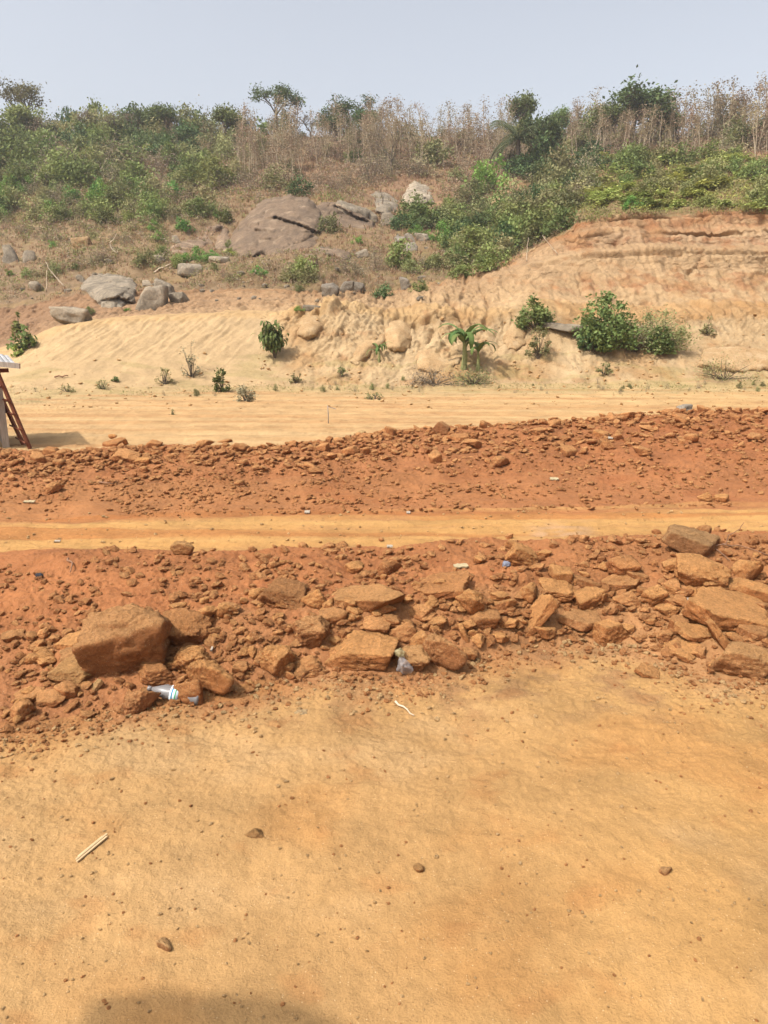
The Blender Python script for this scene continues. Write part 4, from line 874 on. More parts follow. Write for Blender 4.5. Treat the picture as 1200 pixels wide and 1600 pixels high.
relief([(622+24*math.cos(a), 526+27*math.sin(a)) for a in np.linspace(0, 6.283, 15)[:-1]], 1.15, M_TAN, 'round boulder with a thin crack bulging from the embankment', 1.12, [([(604, 524), (622, 521), (642, 526)], .06)], .03, seed=17, step=1.6, prof=.5)
relief([(646, 560), (656, 548), (672, 544), (690, 556), (704, 560), (722, 558), (716, 570), (694, 580), (668, 584), (652, 578)], .4, M_TAN, 'long pale rock slab bared behind the banana plant', 1.1, (), .05, seed=11)
relief([(786, 536), (790, 516), (800, 504), (816, 508), (822, 520), (822, 540), (806, 548), (792, 546)], .5, M_TAN, 'pale rock below the leafy bush left of the overhanging slab', 1.0, [([(790, 530), (806, 528), (820, 530)], .08)], .04, seed=12)
relief([(822, 540), (834, 518), (856, 516), (862, 530), (854, 548), (842, 560), (830, 556)], .4, M_TAN, 'pale rock face under the overhanging slab', .95, (), .06, seed=13)
relief([(1088, 574), (1094, 548), (1112, 542), (1150, 540), (1190, 545), (1215, 556), (1210, 578), (1160, 582), (1120, 580)], .5, M_TAN, 'pale rock bared at the right end of the embankment foot', 1.08, (), .12, seed=14)
relief([(464, 524), (470, 500), (480, 488), (496, 492), (504, 508), (494, 526), (478, 532)], .5, M_TAN, 'pale block of soft rock at the embankment crest right of the sapling', 1.02, (), .08, seed=15)
relief([(596, 342), (606, 334), (620, 336), (622, 348), (606, 352)], .8, M_GREY, 'small rock face below the weathered grey rock', .85, (), .2, seed=16)
for _ in range(70):
    px = R.choice([R.uniform(0, 700), R.uniform(250, 620)]); py = R.uniform(385, 478); w_ = 4+R.random()**2*9
    if py > np.interp(px, CX, lines[13][0])-6: continue
    put_rock('stone', px, py, w_, w_*.6, 'block', rank(w_, (6, 'tiny'), (9, 'small'), (99, 'larger'))+' grey brown stone '+where_is(px, py, LM_HILL), 'stone', mat=M_GREY, rz=R.uniform(0, 90), group='stones strewn on the hillside', col=(.85,)*3, sub=2)

# ---------------------------------------------------------------- plants
def leaves(mb, P_, size_, rng, aspect=.6, mat=0, up=.35, drop=None, var=None):
    P_ = np.asarray(P_); n = len(P_)
    nrm = rng.normal(size=(n, 3)); nrm /= np.linalg.norm(nrm, axis=1)[:, None]; nrm[:, 2] = np.abs(nrm[:, 2])+up; nrm /= np.linalg.norm(nrm, axis=1)[:, None]
    a = rng.normal(size=(n, 3)); a -= nrm*(a*nrm).sum(1)[:, None]; a /= np.linalg.norm(a, axis=1)[:, None]; b = np.cross(nrm, a)
    s_ = size_*rng.uniform(.6, 1.35, n)[:, None]
    V = np.stack([P_-a*s_*.5, P_+b*s_*.5*aspect+a*s_*.05, P_+a*s_*.5, P_-b*s_*.5*aspect+a*s_*.05], 1).reshape(-1, 3)
    Fq = np.arange(n*4).reshape(-1, 4)
    vv = rng.random(n)**1.4 if var is None else var
    mb.add(V, [Fq], mat, np.repeat(vv, 4))
def bush_mesh(seed, leaf, bark, n=650, size_=.12, clumps=26, flat_=.8, airy=.16, stems=True, up=.35):
    r = np.random.default_rng(seed); mb = MB()
    d = r.normal(size=(clumps, 3)); d /= np.linalg.norm(d, axis=1)[:, None]; d[:, 2] = np.abs(d[:, 2])
    rad = r.uniform(.45, .95, clumps); lob = 1+.3*np.sin(3*np.arctan2(d[:, 1], d[:, 0])+seed)
    C = d*rad[:, None]*np.array([lob, lob, np.full(clumps, flat_*1.5)]).T; C[:, 2] += .12
    k = r.integers(0, clumps, n); cv = r.random(clumps)
    P_ = C[k]+r.normal(size=(n, 3))*airy*np.array([1, 1, .8]); P_[:, 2] = np.maximum(P_[:, 2], .02)
    leaves(mb, P_, size_, r, var=np.clip(cv[k]*.7+r.random(n)*.4, 0, 1), up=up)
    if stems:
        for i in range(min(clumps, 12)):
            b0 = np.array([r.normal()*.06, r.normal()*.06, -.1]); tube(mb, [b0, b0*.5+C[i]*.5+r.normal(size=3)*.05, C[i]], [.022, .014, .006], 3, 1)
    return mb.mesh('bush', [leaf, bark])
KINDS_B = {}
def addk(name, leaf, bark, nvar=3, **kw):
    KINDS_B[name] = [bush_mesh(hash_(name)+i, leaf, bark, **kw) for i in range(nvar)]
def hash_(s_): return sum(ord(c_)*(i+1) for i, c_ in enumerate(s_)) % 1000
addk('olive', L_OLIVE, M_BARKD, 4, n=1000, size_=.14)
addk('mid', L_MID, M_BARKD, 4, n=1000, size_=.15)
addk('dark', L_DARK, M_BARKD, 3, n=1000, size_=.15)
addk('bright', L_BRIGHT, M_BARKD, 3, n=1300, size_=.13, airy=.14)
addk('twig', L_GREYB, M_BARKD, 4, n=620, size_=.085, clumps=34, airy=.2)
addk('brown', L_BROWN, M_BARKD, 3, n=600, size_=.10, clumps=30, airy=.2)
addk('weed', L_YEL, M_BARKD, 4, n=300, size_=.26, clumps=20, flat_=.55, airy=.15, up=.9)
addk('yellow', L_LIME, M_BARKD, 2, n=350, size_=.15, clumps=16)
CLEAR = [(620, 690, 280, 345), (600, 680, 362, 415), (500, 655, 434, 480), (95, 292, 425, 515), (0, 64, 378, 432), (776, 822, 282, 325), (500, 592, 318, 392), (568, 628, 296, 352), (265, 350, 352, 408)]
def clear(px, py, wp=0): return any(a-wp*.35 < px < b2+wp*.35 and c_ < py < d_ for a, b2, c_, d_ in CLEAR)
NM = {'olive': 'bush', 'mid': 'leafy_shrub', 'dark': 'bush', 'bright': 'shrub', 'twig': 'dry_bush', 'brown': 'dry_bush', 'weed': 'weed_clump', 'yellow': 'shrub'}
CT = {'bush': 'bush', 'leafy_shrub': 'leafy shrub', 'shrub': 'shrub', 'dry_bush': 'dry bush', 'weed_clump': 'weed clump'}
def put_bush(px, py, wpx, kind, label, group=None, hk=1.0, sink=.05, name=None):
    """py is the foot of the bush"""
    g = at(px, py); r_ = size(wpx, g)/2
    o = bpy.data.objects.new(name or NM[kind], R.choice(KINDS_B[kind])); COL.objects.link(o)
    o.location = (g.x, g.y+r_*.3, g.z-r_*sink); o.scale = (r_, r_*.9, r_*hk); o.rotation_euler = (0, 0, R.uniform(0, 6.28))
    tagged(o, label, CT.get(name or NM[kind], 'bush'), group); return o
BR = [ # px0,px1,py0,py1,n,wmin,wmax,kinds,where
 (-30, 370, 205, 250, 62, 26, 52, 'olive mid mid twig dark', 'on the left top of the hill'),
 (-30, 350, 250, 300, 64, 28, 56, 'olive mid twig twig mid', 'halfway down the left hillside'),
 (-30, 260, 300, 352, 48, 24, 44, 'olive mid bright twig mid', 'on the lower left hillside'),
 (0, 420, 350, 450, 54, 12, 30, 'twig olive brown mid', 'on the bare slope above the dune'),
 (190, 420, 300, 352, 26, 18, 40, 'olive mid brown olive bright', 'left of the huge rock face'),
 (370, 620, 240, 310, 40, 22, 46, 'brown twig brown olive', 'among bare trees above the huge rock face'),
 (440, 700, 395, 465, 52, 16, 38, 'olive twig mid olive', 'between the rock face and the embankment'),
 (560, 800, 240, 330, 46, 24, 50, 'brown twig olive twig', 'in the middle of the hillside'),
 (620, 880, 325, 428, 110, 26, 52, 'olive mid mid dark olive mid', 'in the ravine left of the cliff'),
 (800, 930, 215, 330, 40, 26, 50, 'olive olive twig dark', 'on the slope above the ravine'),
 (900, 1230, 252, 328, 110, 24, 50, 'weed weed weed weed mid olive', 'on the green slope over the cliff'),
 (880, 1230, 205, 250, 40, 24, 46, 'brown twig brown olive', 'under the bare trees over the cliff'),
 (360, 800, 195, 240, 46, 22, 46, 'brown brown twig olive', 'under the bare trees of the ridge')]
ADJ = {'olive': 'olive green bush', 'mid': 'mid green leafy shrub', 'dark': 'dark green bush', 'twig': 'grey twiggy bush', 'brown': 'dry brown bush', 'weed': 'leafy yellow green weeds', 'bright': 'bright green shrub', 'yellow': 'yellowish leafy shrub'}
for x0, x1, y0, y1, n, a, b2, ks, where in BR:
    for _ in range(n):
        px = R.uniform(x0, x1); py = R.uniform(y0, y1); k = R.choice(ks.split())
        if y1 > 400 and py > np.interp(px, CX, lines[13][0])-4: continue
        if 360 < px < 560 and 300 < py < 425: continue
        if py > np.interp(px, CX, lines[19][0])+4 and px > 560: continue
        wp = R.uniform(a, b2)
        if clear(px, py, wp): continue
        wp *= 1.3
        put_bush(px, py, wp, k, rank(wp, (36, 'small '), (52, ''), (999, 'wide '))+ADJ[k]+' '+where_is(px, py, LM_HILL), {'weed': 'weed clumps of the hillside', 'mid': 'leafy shrubs of the hillside', 'bright': 'leafy shrubs of the hillside', 'twig': 'dry bushes of the hillside', 'brown': 'dry bushes of the hillside'}.get(k, 'bushes of the hillside'), hk=R.uniform(.85, 1.25)*(.55 if k == 'weed' else 1))
KEYB = [ (858, 268, 84, 'dark', 1.3, 'big dark green thicket right behind the palm'), (812, 280, 56, 'dark', 1.0, 'dark bush beneath the palm fronds'), (880, 300, 60, 'mid', 1.0, 'green bush below the big dark thicket'),
 (850, 372, 80, 'mid', 1.1, 'leafy bush hugging the left edge of the cliff'), (790, 395, 70, 'dark', 1.0, 'dark green bush in the bottom of the ravine'), (725, 402, 56, 'mid', 1.0, 'green bush on the left flank of the ravine'),
 # px, py foot, w, kind, hk, label
 (205, 305, 34, 'bright', 1.0, 'bright green shrub high on the left slope'),
 (165, 352, 46, 'mid', 1.0, 'leafy green bush at the lower edge of the left thicket'),
 (120, 288, 40, 'bright', .8, 'bright green shrub in the thicket on the far left'),
 (240, 362, 30, 'bright', .9, 'upper bright shrub of the pair left of the slanting rock plate'),
 (247, 378, 26, 'bright', .9, 'lower bright shrub of the pair left of the slanting rock plate'),
 (285, 362, 40, 'bright', 1.0, 'bright leafy shrub right above the slanting rock plate'),
 (82, 388, 18, 'bright', 1.2, 'small bright shrub alone on the bare left slope'),
 (14, 430, 16, 'bright', 1.0, 'small green shrub at the far left edge of the bare slope'),
 (283, 410, 34, 'bright', .8, 'left third of the long green shrub under the slanting plate'),
 (308, 409, 40, 'bright', .85, 'middle mound of the long green shrub under the slanting plate'),
 (332, 405, 26, 'bright', .9, 'right mound of the long green shrub beside the grey wedge'),
 (358, 400, 28, 'yellow', .6, 'yellowish shrub at the foot of the huge rock face'),
 (404, 432, 26, 'bright', .95, 'bright green shrub below the huge rock face'),
 (228, 415, 36, 'olive', 1.0, 'dull green bush below the bright pair'),
 (465, 308, 48, 'dark', 1.1, 'dark bushy tree standing on top of the huge rock face'),
 (510, 366, 48, 'olive', 1.2, 'olive bush growing out of the crack of the huge rock face'),
 (560, 382, 20, 'bright', 1.2, 'small bright shrub at the right end of the rock crack'),
 (550, 256, 40, 'mid', 1.0, 'green bush among the bare trees below the ridge'),
 (655, 352, 46, 'bright', 1.1, 'bright green shrub under the pale crag'),
 (690, 380, 42, 'bright', 1.2, 'bright green shrub downhill right of the one under the pale crag'),
 (652, 370, 36, 'bright', .8, 'low bright shrub above the stacked stones'),
 (600, 466, 42, 'dark', .9, 'dark bush on the embankment crest above the round boulder'),
 (655, 456, 36, 'mid', .8, 'green bush where the embankment crest meets the cliff'),
 (198, 486, 18, 'bright', .5, 'low green shrub just under the dune crest'),
 (466, 487, 20, 'bright', .6, 'low green shrub on the crest beside the flat stone'),
 (140, 492, 16, 'mid', 1.2, 'green sprig between the white streaked rock and the grey rock face'),
 (758, 302, 78, 'bright', 1.25, 'round bright green tree crown left of the palm'),
 (820, 388, 74, 'mid', 1.2, 'big green bush at the foot of the ravine beside the cliff'),
 (770, 422, 70, 'mid', .9, 'wide green bush along the lower edge of the ravine'),
 (720, 435, 56, 'mid', .8, 'green bush left of the wide green bush in the ravine mouth'),
 (835, 330, 60, 'dark', 1.1, 'dark bush in the shade of the palm'),
 (890, 332, 60, 'olive', 1.0, 'rounded olive bush at the upper edge of the cliff'),
 (988, 328, 32, 'bright', 1.1, 'dense dark green shrub near the edge of the cliff'),
 (912, 290, 22, 'dark', 2.2, 'tall narrow dark bush above the cliff'),
 (1165, 230, 80, 'olive', .9, 'wide olive bush at the right end of the ridge'),
 (4, 280, 34, 'dark', 2.6, 'tall dark bush cut by the left picture edge'),
 (300, 205, 46, 'mid', .9, 'green rounded bush on the left ridge line'),
 (250, 208, 44, 'mid', .9, 'green bush left of the rounded bush on the ridge line'),
 (130, 205, 44, 'twig', 1.3, 'grey leafless bush standing on the left ridge line'),
 (95, 208, 36, 'yellow', .9, 'yellowish bush beside the grey leafless bush of the ridge')]
for px, py, w_, k, hk, lab in KEYB: put_bush(px, py, w_, k, lab, hk=hk)

# ---- near plants on the embankment: bigger, with leaves of their own shape
def leafy(seed, w_, h_, n, ls, leaf, bark, droop=.0, aspect=.5, clumps=18, airy=.1):
    r = np.random.default_rng(seed); mb = MB()
    cx_ = r.uniform(-1, 1, clumps); C = np.stack([cx_*w_/2*.9, r.uniform(-1, 1, clumps)*w_/2*.7, r.uniform(.12, 1.05, clumps)*h_*(1-.45*cx_**2)*r.uniform(.6, 1.12, clumps)], 1)
    k = r.integers(0, clumps, n); cv = r.random(clumps)
    P_ = C[k]+r.normal(size=(n, 3))*airy*w_*.8*(.6+.9*cv[k])[:, None]; P_[:, 2] = np.clip(P_[:, 2], .02, None)
    leaves(mb, P_, ls, r, aspect=aspect, up=.3, var=np.clip(cv[k]*.6+r.random(n)*.45, 0, 1))
    for i in range(clumps):
        b0 = np.array([r.normal()*.05*w_, r.normal()*.05*w_, -.05]); md = b0*.5+C[i]*.5; md[2] += .05*h_
        tube(mb, [b0, md, C[i]], [.018, .012, .005], 4, 1)
    return mb.mesh('bush', [leaf, bark])
def put_plant(name, px, py, me, label, cat, group=None, dy=0, rz=0):
    g = at(px, py); o = bpy.data.objects.new(name, me); COL.objects.link(o); o.location = (g.x, g.y+dy, g.z-.03); o.rotation_euler[2] = rz
    tagged(o, label, cat, group); return o
def sz(wpx, px, py): return size(wpx, at(px, py))
EMB = [ # px, foot py, w, h, n, leaf px, mat, label
 (950, 545, 84, 84, 2300, 9, L_MID, 'large leafy green bush on the cliff face right of the overhanging slab'),
 (925, 548, 46, 40, 900, 8, L_DARK, 'dark lower bush at the left foot of the large leafy green bush'),
 (1040, 545, 84, 60, 2200, 5, L_OLIVE, 'feathery grey green bush right of the large leafy bush'),
 (1030, 552, 40, 40, 600, 9, L_MID, 'low broad leaved bush in front of the feathery bush'),
 (990, 548, 50, 46, 420, 5, L_GREYB, 'dry reddish twigs filling the gap between the two big bushes'),
 (836, 515, 54, 42, 1100, 8, L_MID, 'leafy green bush at the left end of the overhanging slab'),
 (840, 560, 34, 50, 500, 6, L_OLIVE, 'straggly green growth in the gully under the overhanging slab'),
 (680, 600, 80, 22, 900, 4, L_GREYB, 'dry brown brush at the foot of the bared slab'),
 (740, 600, 60, 24, 600, 4, L_OLIVE, 'low grey green brush below the banana plant'),
 (385, 628, 30, 28, 520, 5, L_GREYB, 'dark dry bush at the edge of the pale road'),
 (348, 612, 22, 38, 220, 8, L_MID, 'slim green sapling at the foot of the dune'),
 (300, 590, 30, 62, 160, 5, L_GREYB, 'thin leafless bush in front of the dune'),
 (1130, 592, 90, 30, 900, 4, L_OLIVE, 'sprawling dry thorn brush at the right foot of the cliff'),
 (1105, 523, 22, 22, 120, 6, L_OLIVE, 'spiky tuft on the cliff face right of the feathery bush'),
 (944, 586, 26, 24, 160, 6, L_OLIVE, 'little green tuft at the cliff foot below the large leafy bush'),
 (463, 598, 20, 16, 130, 5, L_OLIVE, 'small olive tuft at the embankment foot left of the middle'),
 (533, 585, 14, 14, 90, 5, L_OLIVE, 'small tuft on the slope below the smooth rock face'),
 (180, 596, 14, 8, 80, 5, L_MID, 'small round green tuft on the dune'),
 (258, 600, 24, 26, 130, 5, L_OLIVE, 'thin green sapling left of the leafless bush'),
 (105, 612, 26, 12, 140, 4, L_OLIVE, 'low straggly tuft at the left foot of the dune'),
 (160, 608, 26, 16, 140, 4, L_OLIVE, 'low straggly tuft right of the one at the left foot of the dune'),
 (40, 545, 40, 28, 150, 12, L_MID, 'broad leaved plant on the left end of the dune'),
 (30, 520, 16, 34, 60, 12, L_MID, 'taller broad leaved stem behind the broad leaved plant'),
 (28, 557, 16, 18, 50, 10, L_YEL, 'small yellow green plant below the broad leaved plant'),
 (585, 624, 24, 12, 110, 5, L_OLIVE, 'flat tuft growing on the road edge near the stake'),
 (268, 648, 12, 8, 30, 4, L_OLIVE, 'tiny tuft growing on the pale road')]
for i, (px, py, w_, h_, n, lp, mt, lab) in enumerate(EMB):
    g = at(px, py); s1 = size(1, g); me = leafy(700+i, w_*s1, h_*s1, int(n*1.6), lp*s1*.72, mt, M_BARKD, clumps=16 if w_ < 40 else 34)
    put_plant('shrub' if n < 700 else 'bush', px, py, me, lab, 'plant' if n < 700 else 'bush')  # small plants, saplings and tufts; shrub is only their object name

def frond(mb, base, dirn, L, wd, droop, rng, mat=0, k=9, var=.5, rise=.8):
    d = np.array([math.cos(dirn), math.sin(dirn), 0]); side_ = np.array([-d[1], d[0], 0]); pts = []; z = base[2]; p = np.array(base, float)
    ang = rise
    for i in range(k+1):
        pts.append(p.copy()); p = p+(d*math.cos(ang)+np.array([0, 0, 1])*math.sin(ang))*L/k; ang -= droop/k*(1+i*.15)
    V = []
    for i, q in enumerate(pts):
        f = i/k; ww = wd*math.sin(math.pi*min(1, .08+f*.92))**.6*(.35 if f < .12 else 1)*(.1 if i == k else 1)
        V += [q-side_*ww/2+np.array([0, 0, -ww*.16]), q, q+side_*ww/2+np.array([0, 0, -ww*.16])]
    F_ = [[i*3+j, i*3+j+1, i*3+j+4, i*3+j+3] for i in range(k) for j in (0, 1)]
    mb.add(V, [np.array(F_)], mat, np.array([[var, min(1, var+.4), var]]*(k+1)).ravel(), True)
def banana(px, py, hpx, nl, label, seed):
    g = at(px, py); H = size(hpx, g); rng = np.random.default_rng(seed)
    root = link('banana_plant', None, None, (g.x, g.y, g.z-.03)); tagged(root, label, 'banana plant')
    m1 = MB(); tube(m1, [(0, 0, 0), (.02*H, 0, .25*H), (0, 0, .5*H)], [.055*H, .045*H, .025*H], 7, 0, .8); m1.obj('stem', M_BSTEM, root)
    for i in range(nl):
        mb = MB(); a = i*2.4+rng.uniform(-.3, .3)
        frond(mb, (0, 0, H*rng.uniform(.3, .5)), a, H*rng.uniform(.62, .85), H*rng.uniform(.09, .12), rng.uniform(1.3, 3.1), rng, var=rng.random()*.5, rise=rng.uniform(1.0, 1.5)); mb.obj('leaf', L_BAN, root)
M_BSTEM = flat('banana_stem', (.20, .20, .08), .7, 12, .3)
banana(724, 578, 92, 13, 'largest banana plant, arching green leaves, on the embankment', 3)
banana(746, 578, 60, 9, 'smaller banana plant crowding the right side of the largest one', 4)
banana(592, 566, 42, 8, 'little banana plant below the round boulder', 5)
# the drooping dark sapling
def sapling(px, py, wpx, hpx, n, label, seed):
    g = at(px, py); W = size(wpx, g); H = size(hpx, g); rng = np.random.default_rng(seed)
    root = link('sapling', None, None, (g.x, g.y, g.z-.03)); tagged(root, label, 'sapling')
    m1 = MB(); tips = []
    for i in range(9):
        e = np.array([rng.uniform(-.4, .4)*W, rng.uniform(-.35, .35)*W, H*rng.uniform(.45, .95)]); tube(m1, [(0, 0, 0), e*.5+np.array([0, 0, H*.08]), e], [.03, .02, .008], 5); tips.append(e)
    m1.obj('stem', M_BARKD, root); mb = MB()
    for i in range(n):
        t_ = tips[rng.integers(9)]; b0 = t_*rng.uniform(.55, 1)+rng.normal(size=3)*W*.07
        frond(mb, b0, rng.uniform(0, 6.28), H*rng.uniform(.16, .26), H*.055, rng.uniform(1.5, 2.6), rng, k=4, var=rng.random()*.6, rise=rng.uniform(-.6, .5))
    mb.obj('foliage', L_SAP, root)
L_SAP = leafmat('sapling_leaves', (.06, .10, .03), (.15, .20, .06), .1)
sapling(430, 560, 46, 66, 420, 'dark leafy sapling with drooping leaves at the dune end', 8)

# ---- palm
def palm(px, py, hpx, wpx, label):
    g = at(px, py); H = size(hpx, g); L = size(wpx, g)/2; rng = np.random.default_rng(12)
    root = link('palm_tree', None, None, (g.x, g.y, g.z-.1)); tagged(root, label, 'palm')
    m1 = MB(); tube(m1, [(0, 0, 0), (.05, 0, H*.25), (0, 0, H*.55)], [.35, .28, .25], 8); m1.obj('trunk', M_BARKD, root)
    mb = MB()
    for i in range(34):
        a = i*2.4; rise = rng.uniform(-.3, 1.25); d = np.array([math.cos(a), math.sin(a), 0]); p = np.array([0, 0, H*.56]); ang = rise; pts = []
        for j in range(12):
            pts.append(p.copy()); p = p+(d*math.cos(ang)+np.array([0, 0, 1])*math.sin(ang))*L/9; ang -= .10+j*.008
        pts = np.array(pts); tube(mb, pts, .035, 3, 0, .5); vr = rng.random()*.6
        for j in range(2, 12):
            for s_ in (-1, 1):
                for q in (0, .5):
                    b0 = pts[j]*(1-q)+pts[j-1]*q; side_ = np.array([-d[1], d[0], 0])*s_
                    e = b0+side_*L*.2+d*L*.10-np.array([0, 0, L*.13]); wv = d*.05
                    mb.add([b0-wv, b0+wv, e], [np.array([[0, 1, 2]])], 0, vr)
    mb.obj('crown', L_PALM, root)
L_PALM = leafmat('palm_fronds', (.075, .095, .04), (.16, .18, .09), .1)
palm(808, 268, 82, 88, 'palm with drooping grey green fronds on the upper right hillside')

# ---- trees: trunk and limbs grown by recursion, leaves round the twig ends
def grow(seed, H, spread, depth=4, nch=3, trunk=.28, r0=.04, wander=.18, first=.0):
    rng = np.random.default_rng(seed); mb = MB(); tips = []
    def br(p, d, L, r, lev):
        k = 4; pts = [p]; rr = [r]
        for i in range(k):
            d = d+rng.normal(size=3)*wander*(1 if lev else .5); d /= np.linalg.norm(d); p = p+d*L/k; pts.append(p); rr.append(r*(1-.4*(i+1)/k))
        tube(mb, pts, rr, 5 if lev < 2 else 3)
        if lev >= depth: tips.append(p); return
        for c_ in range(nch if lev else nch+1):
            a = rng.uniform(0, 6.28); side_ = np.array([math.cos(a), math.sin(a), 0]); nd = d*(1-spread)+side_*spread+np.array([0, 0, .18]); nd /= np.linalg.norm(nd)
            br(pts[-1] if c_ else pts[-2], nd, L*rng.uniform(.6, .85), r*.58, lev+1)
            if lev >= depth-1: tips.append(pts[-1])
    br(np.zeros(3), np.array([rng.normal()*.08, rng.normal()*.08, 1.]), H*trunk, r0*H, 0)
    return mb, np.array(tips)
TREE = {}
def tree_meshes(key, seed, leaf, bark, spread, depth, nch, trunk, r0, per, lsz, airy, flat_=.6):
    mb, tips = grow(seed, 1.0, spread, depth, nch, trunk, r0)
    V = np.concatenate(mb.V); top = max(V[:, 2].max(), .1); s_ = 1/top
    for v in mb.V: v *= s_
    tips = tips*s_; rng = np.random.default_rng(seed+1); L_ = None
    if per:
        m2 = MB(); k = np.repeat(np.arange(len(tips)), per); cv = rng.random(len(tips))
        P_ = tips[k]+rng.normal(size=(len(k), 3))*airy*np.array([1, 1, flat_]); leaves(m2, P_, lsz, rng, var=np.clip(cv[k]*.6+rng.random(len(k))*.45, 0, 1)); L_ = m2.mesh('crown', leaf)
    TREE[key] = (mb.mesh('trunk', bark), L_)
tree_meshes('acacia', 21, L_OLIVE, M_BARKD, .55, 4, 3, .24, .022, 7, .04, .05)
tree_meshes('acacia2', 27, L_DARK, M_BARKD, .55, 4, 3, .24, .022, 12, .045, .06)
tree_meshes('broad', 33, L_MID, M_BARKD, .6, 3, 4, .2, .03, 20, .075, .11, .7)
tree_meshes('broad2', 38, L_DARK, M_BARKD, .6, 3, 4, .2, .03, 22, .075, .11, .7)
tree_meshes('bare', 45, None, M_BARKD, .42, 4, 2, .3, .025, 0, 0, 0)
tree_meshes('twiggy', 52, L_GREYB, M_BARKD, .45, 4, 3, .22, .02, 3, .03, .04)
def put_tree(name, px, py, hpx, key, label, group=None, wide=1.0, cat='tree', fixed=None):
    g = at(px, py) if fixed is None else fixed; H = size(hpx, g); tm, cm = TREE[key]
    root = link(name, None, None, (g.x, g.y, g.z-.15)); root.scale = (H*wide, H*wide, H); root.rotation_euler[2] = R.uniform(0, 6.28)
    tagged(root, label, cat, group); link('trunk', tm, root)
    if cm: link('crown', cm, root)
    return root
put_tree('acacia_tree', 42, 208, 96, 'acacia', 'large open crowned tree rising over the far left of the ridge', wide=1.0)
put_tree('acacia_tree', 432, 212, 72, 'acacia2', 'leaning dark tree standing alone on the ridge left of the tree pair', wide=.95)
put_tree('acacia_tree', 545, 210, 72, 'acacia2', 'flat topped dark tree on the ridge in the middle', wide=1.15)
put_tree('acacia_tree', 508, 210, 36, 'acacia', 'small open tree on the ridge left of the flat topped dark tree')
put_tree('broad_tree', 956, 224, 58, 'broad', 'lower green tree crowding the left side of the broad dense green tree', wide=1.1)
put_tree('broad_tree', 1012, 222, 56, 'broad2', 'lower dark tree crowding the right side of the broad dense green tree', wide=1.1)
put_tree('broad_tree', 985, 224, 76, 'broad2', 'broad dense green tree on the ridge at the right', wide=1.05)
put_tree('broad_tree', 940, 218, 58, 'acacia', 'thin leaved grey tree behind the broad dense green tree', wide=.9)
put_tree('broad_tree', 812, 218, 66, 'broad', 'bright green rounded tree top above the palm', wide=.65)
put_tree('broad_tree', 845, 262, 70, 'broad2', 'dark green tree right behind the palm', wide=.75)
put_tree('broad_tree', 870, 222, 50, 'broad', 'pale green slender tree on the ridge right of the palm', wide=.6)
put_tree('broad_tree', 1060, 212, 46, 'broad', 'green tree on the ridge between the broad dense tree and bare trees', wide=1.0)
put_tree('twiggy_tree', 1160, 212, 60, 'twiggy', 'tall twiggy tree on the ridge at the far right', wide=.7)
put_tree('twiggy_tree', 1120, 212, 66, 'twiggy', 'brown twiggy tree left of the tall twiggy tree', wide=.6)
put_tree('twiggy_tree', 285, 212, 34, 'twiggy', 'small grey twiggy tree on the left ridge line', wide=.8)
put_tree('twiggy_tree', 320, 212, 34, 'acacia', 'open small tree right of the small grey twiggy tree', wide=.8)
put_tree('twiggy_tree', 375, 212, 30, 'acacia', 'small open tree left of the leaning dark tree', wide=.9)
put_tree('bare_tree', 612, 278, 78, 'bare', 'bare forked tree with dark limbs in the middle of the hillside', wide=.8)
put_tree('bare_tree', 130, 252, 40, 'bare', 'bare spreading tree in the left thicket', wide=1.2)
put_tree('bare_tree', 75, 300, 30, 'bare', 'small bare tree low in the left thicket', wide=1.0)
put_tree('bare_tree', 1058, 222, 48, 'bare', 'bare dark limbed tree on the ridge beside pale trunks', wide=.9)
put_tree('bare_tree', 598, 325, 32, 'bare', 'bare little tree leaning out over the weathered grey rock', wide=.7)
for i, px in enumerate((70, 170, 212, 262, 352, 398, 486, 525, 575, 905, 1030, 1085, 1190, 20, 128)):
    k_ = R.choice(['broad', 'acacia', 'twiggy', 'twiggy', 'broad2']); hp = R.uniform(34, 52)
    put_tree('ridge_tree', px, 222, hp, k_, rank(hp, (40, 'low'), (99, 'taller'))+{'broad': ' green', 'broad2': ' dark green', 'acacia': ' open olive', 'twiggy': ' twiggy grey'}[k_]+' skyline tree '+where_is(px, 195, LM_HILL), 'small trees along the skyline', wide=.95)
for i in range(58):
    px = R.uniform(-20, 420) if i < 40 else R.choice([R.uniform(420, 560), R.uniform(860, 1220)]); k_ = R.choice('olive mid twig olive twig dark'.split()); wp = R.uniform(34, 58); py = R.uniform(208, 222)
    put_bush(px, py, wp, k_, rank(wp, (46, 'small '), (99, 'wide '))+ADJ[k_]+' on the skyline '+where_is(px, 195, LM_HILL), {'twig': 'dry bushes of the hillside', 'mid': 'leafy shrubs of the hillside'}.get(k_, 'bushes of the hillside'), hk=R.uniform(1.1, 1.7))

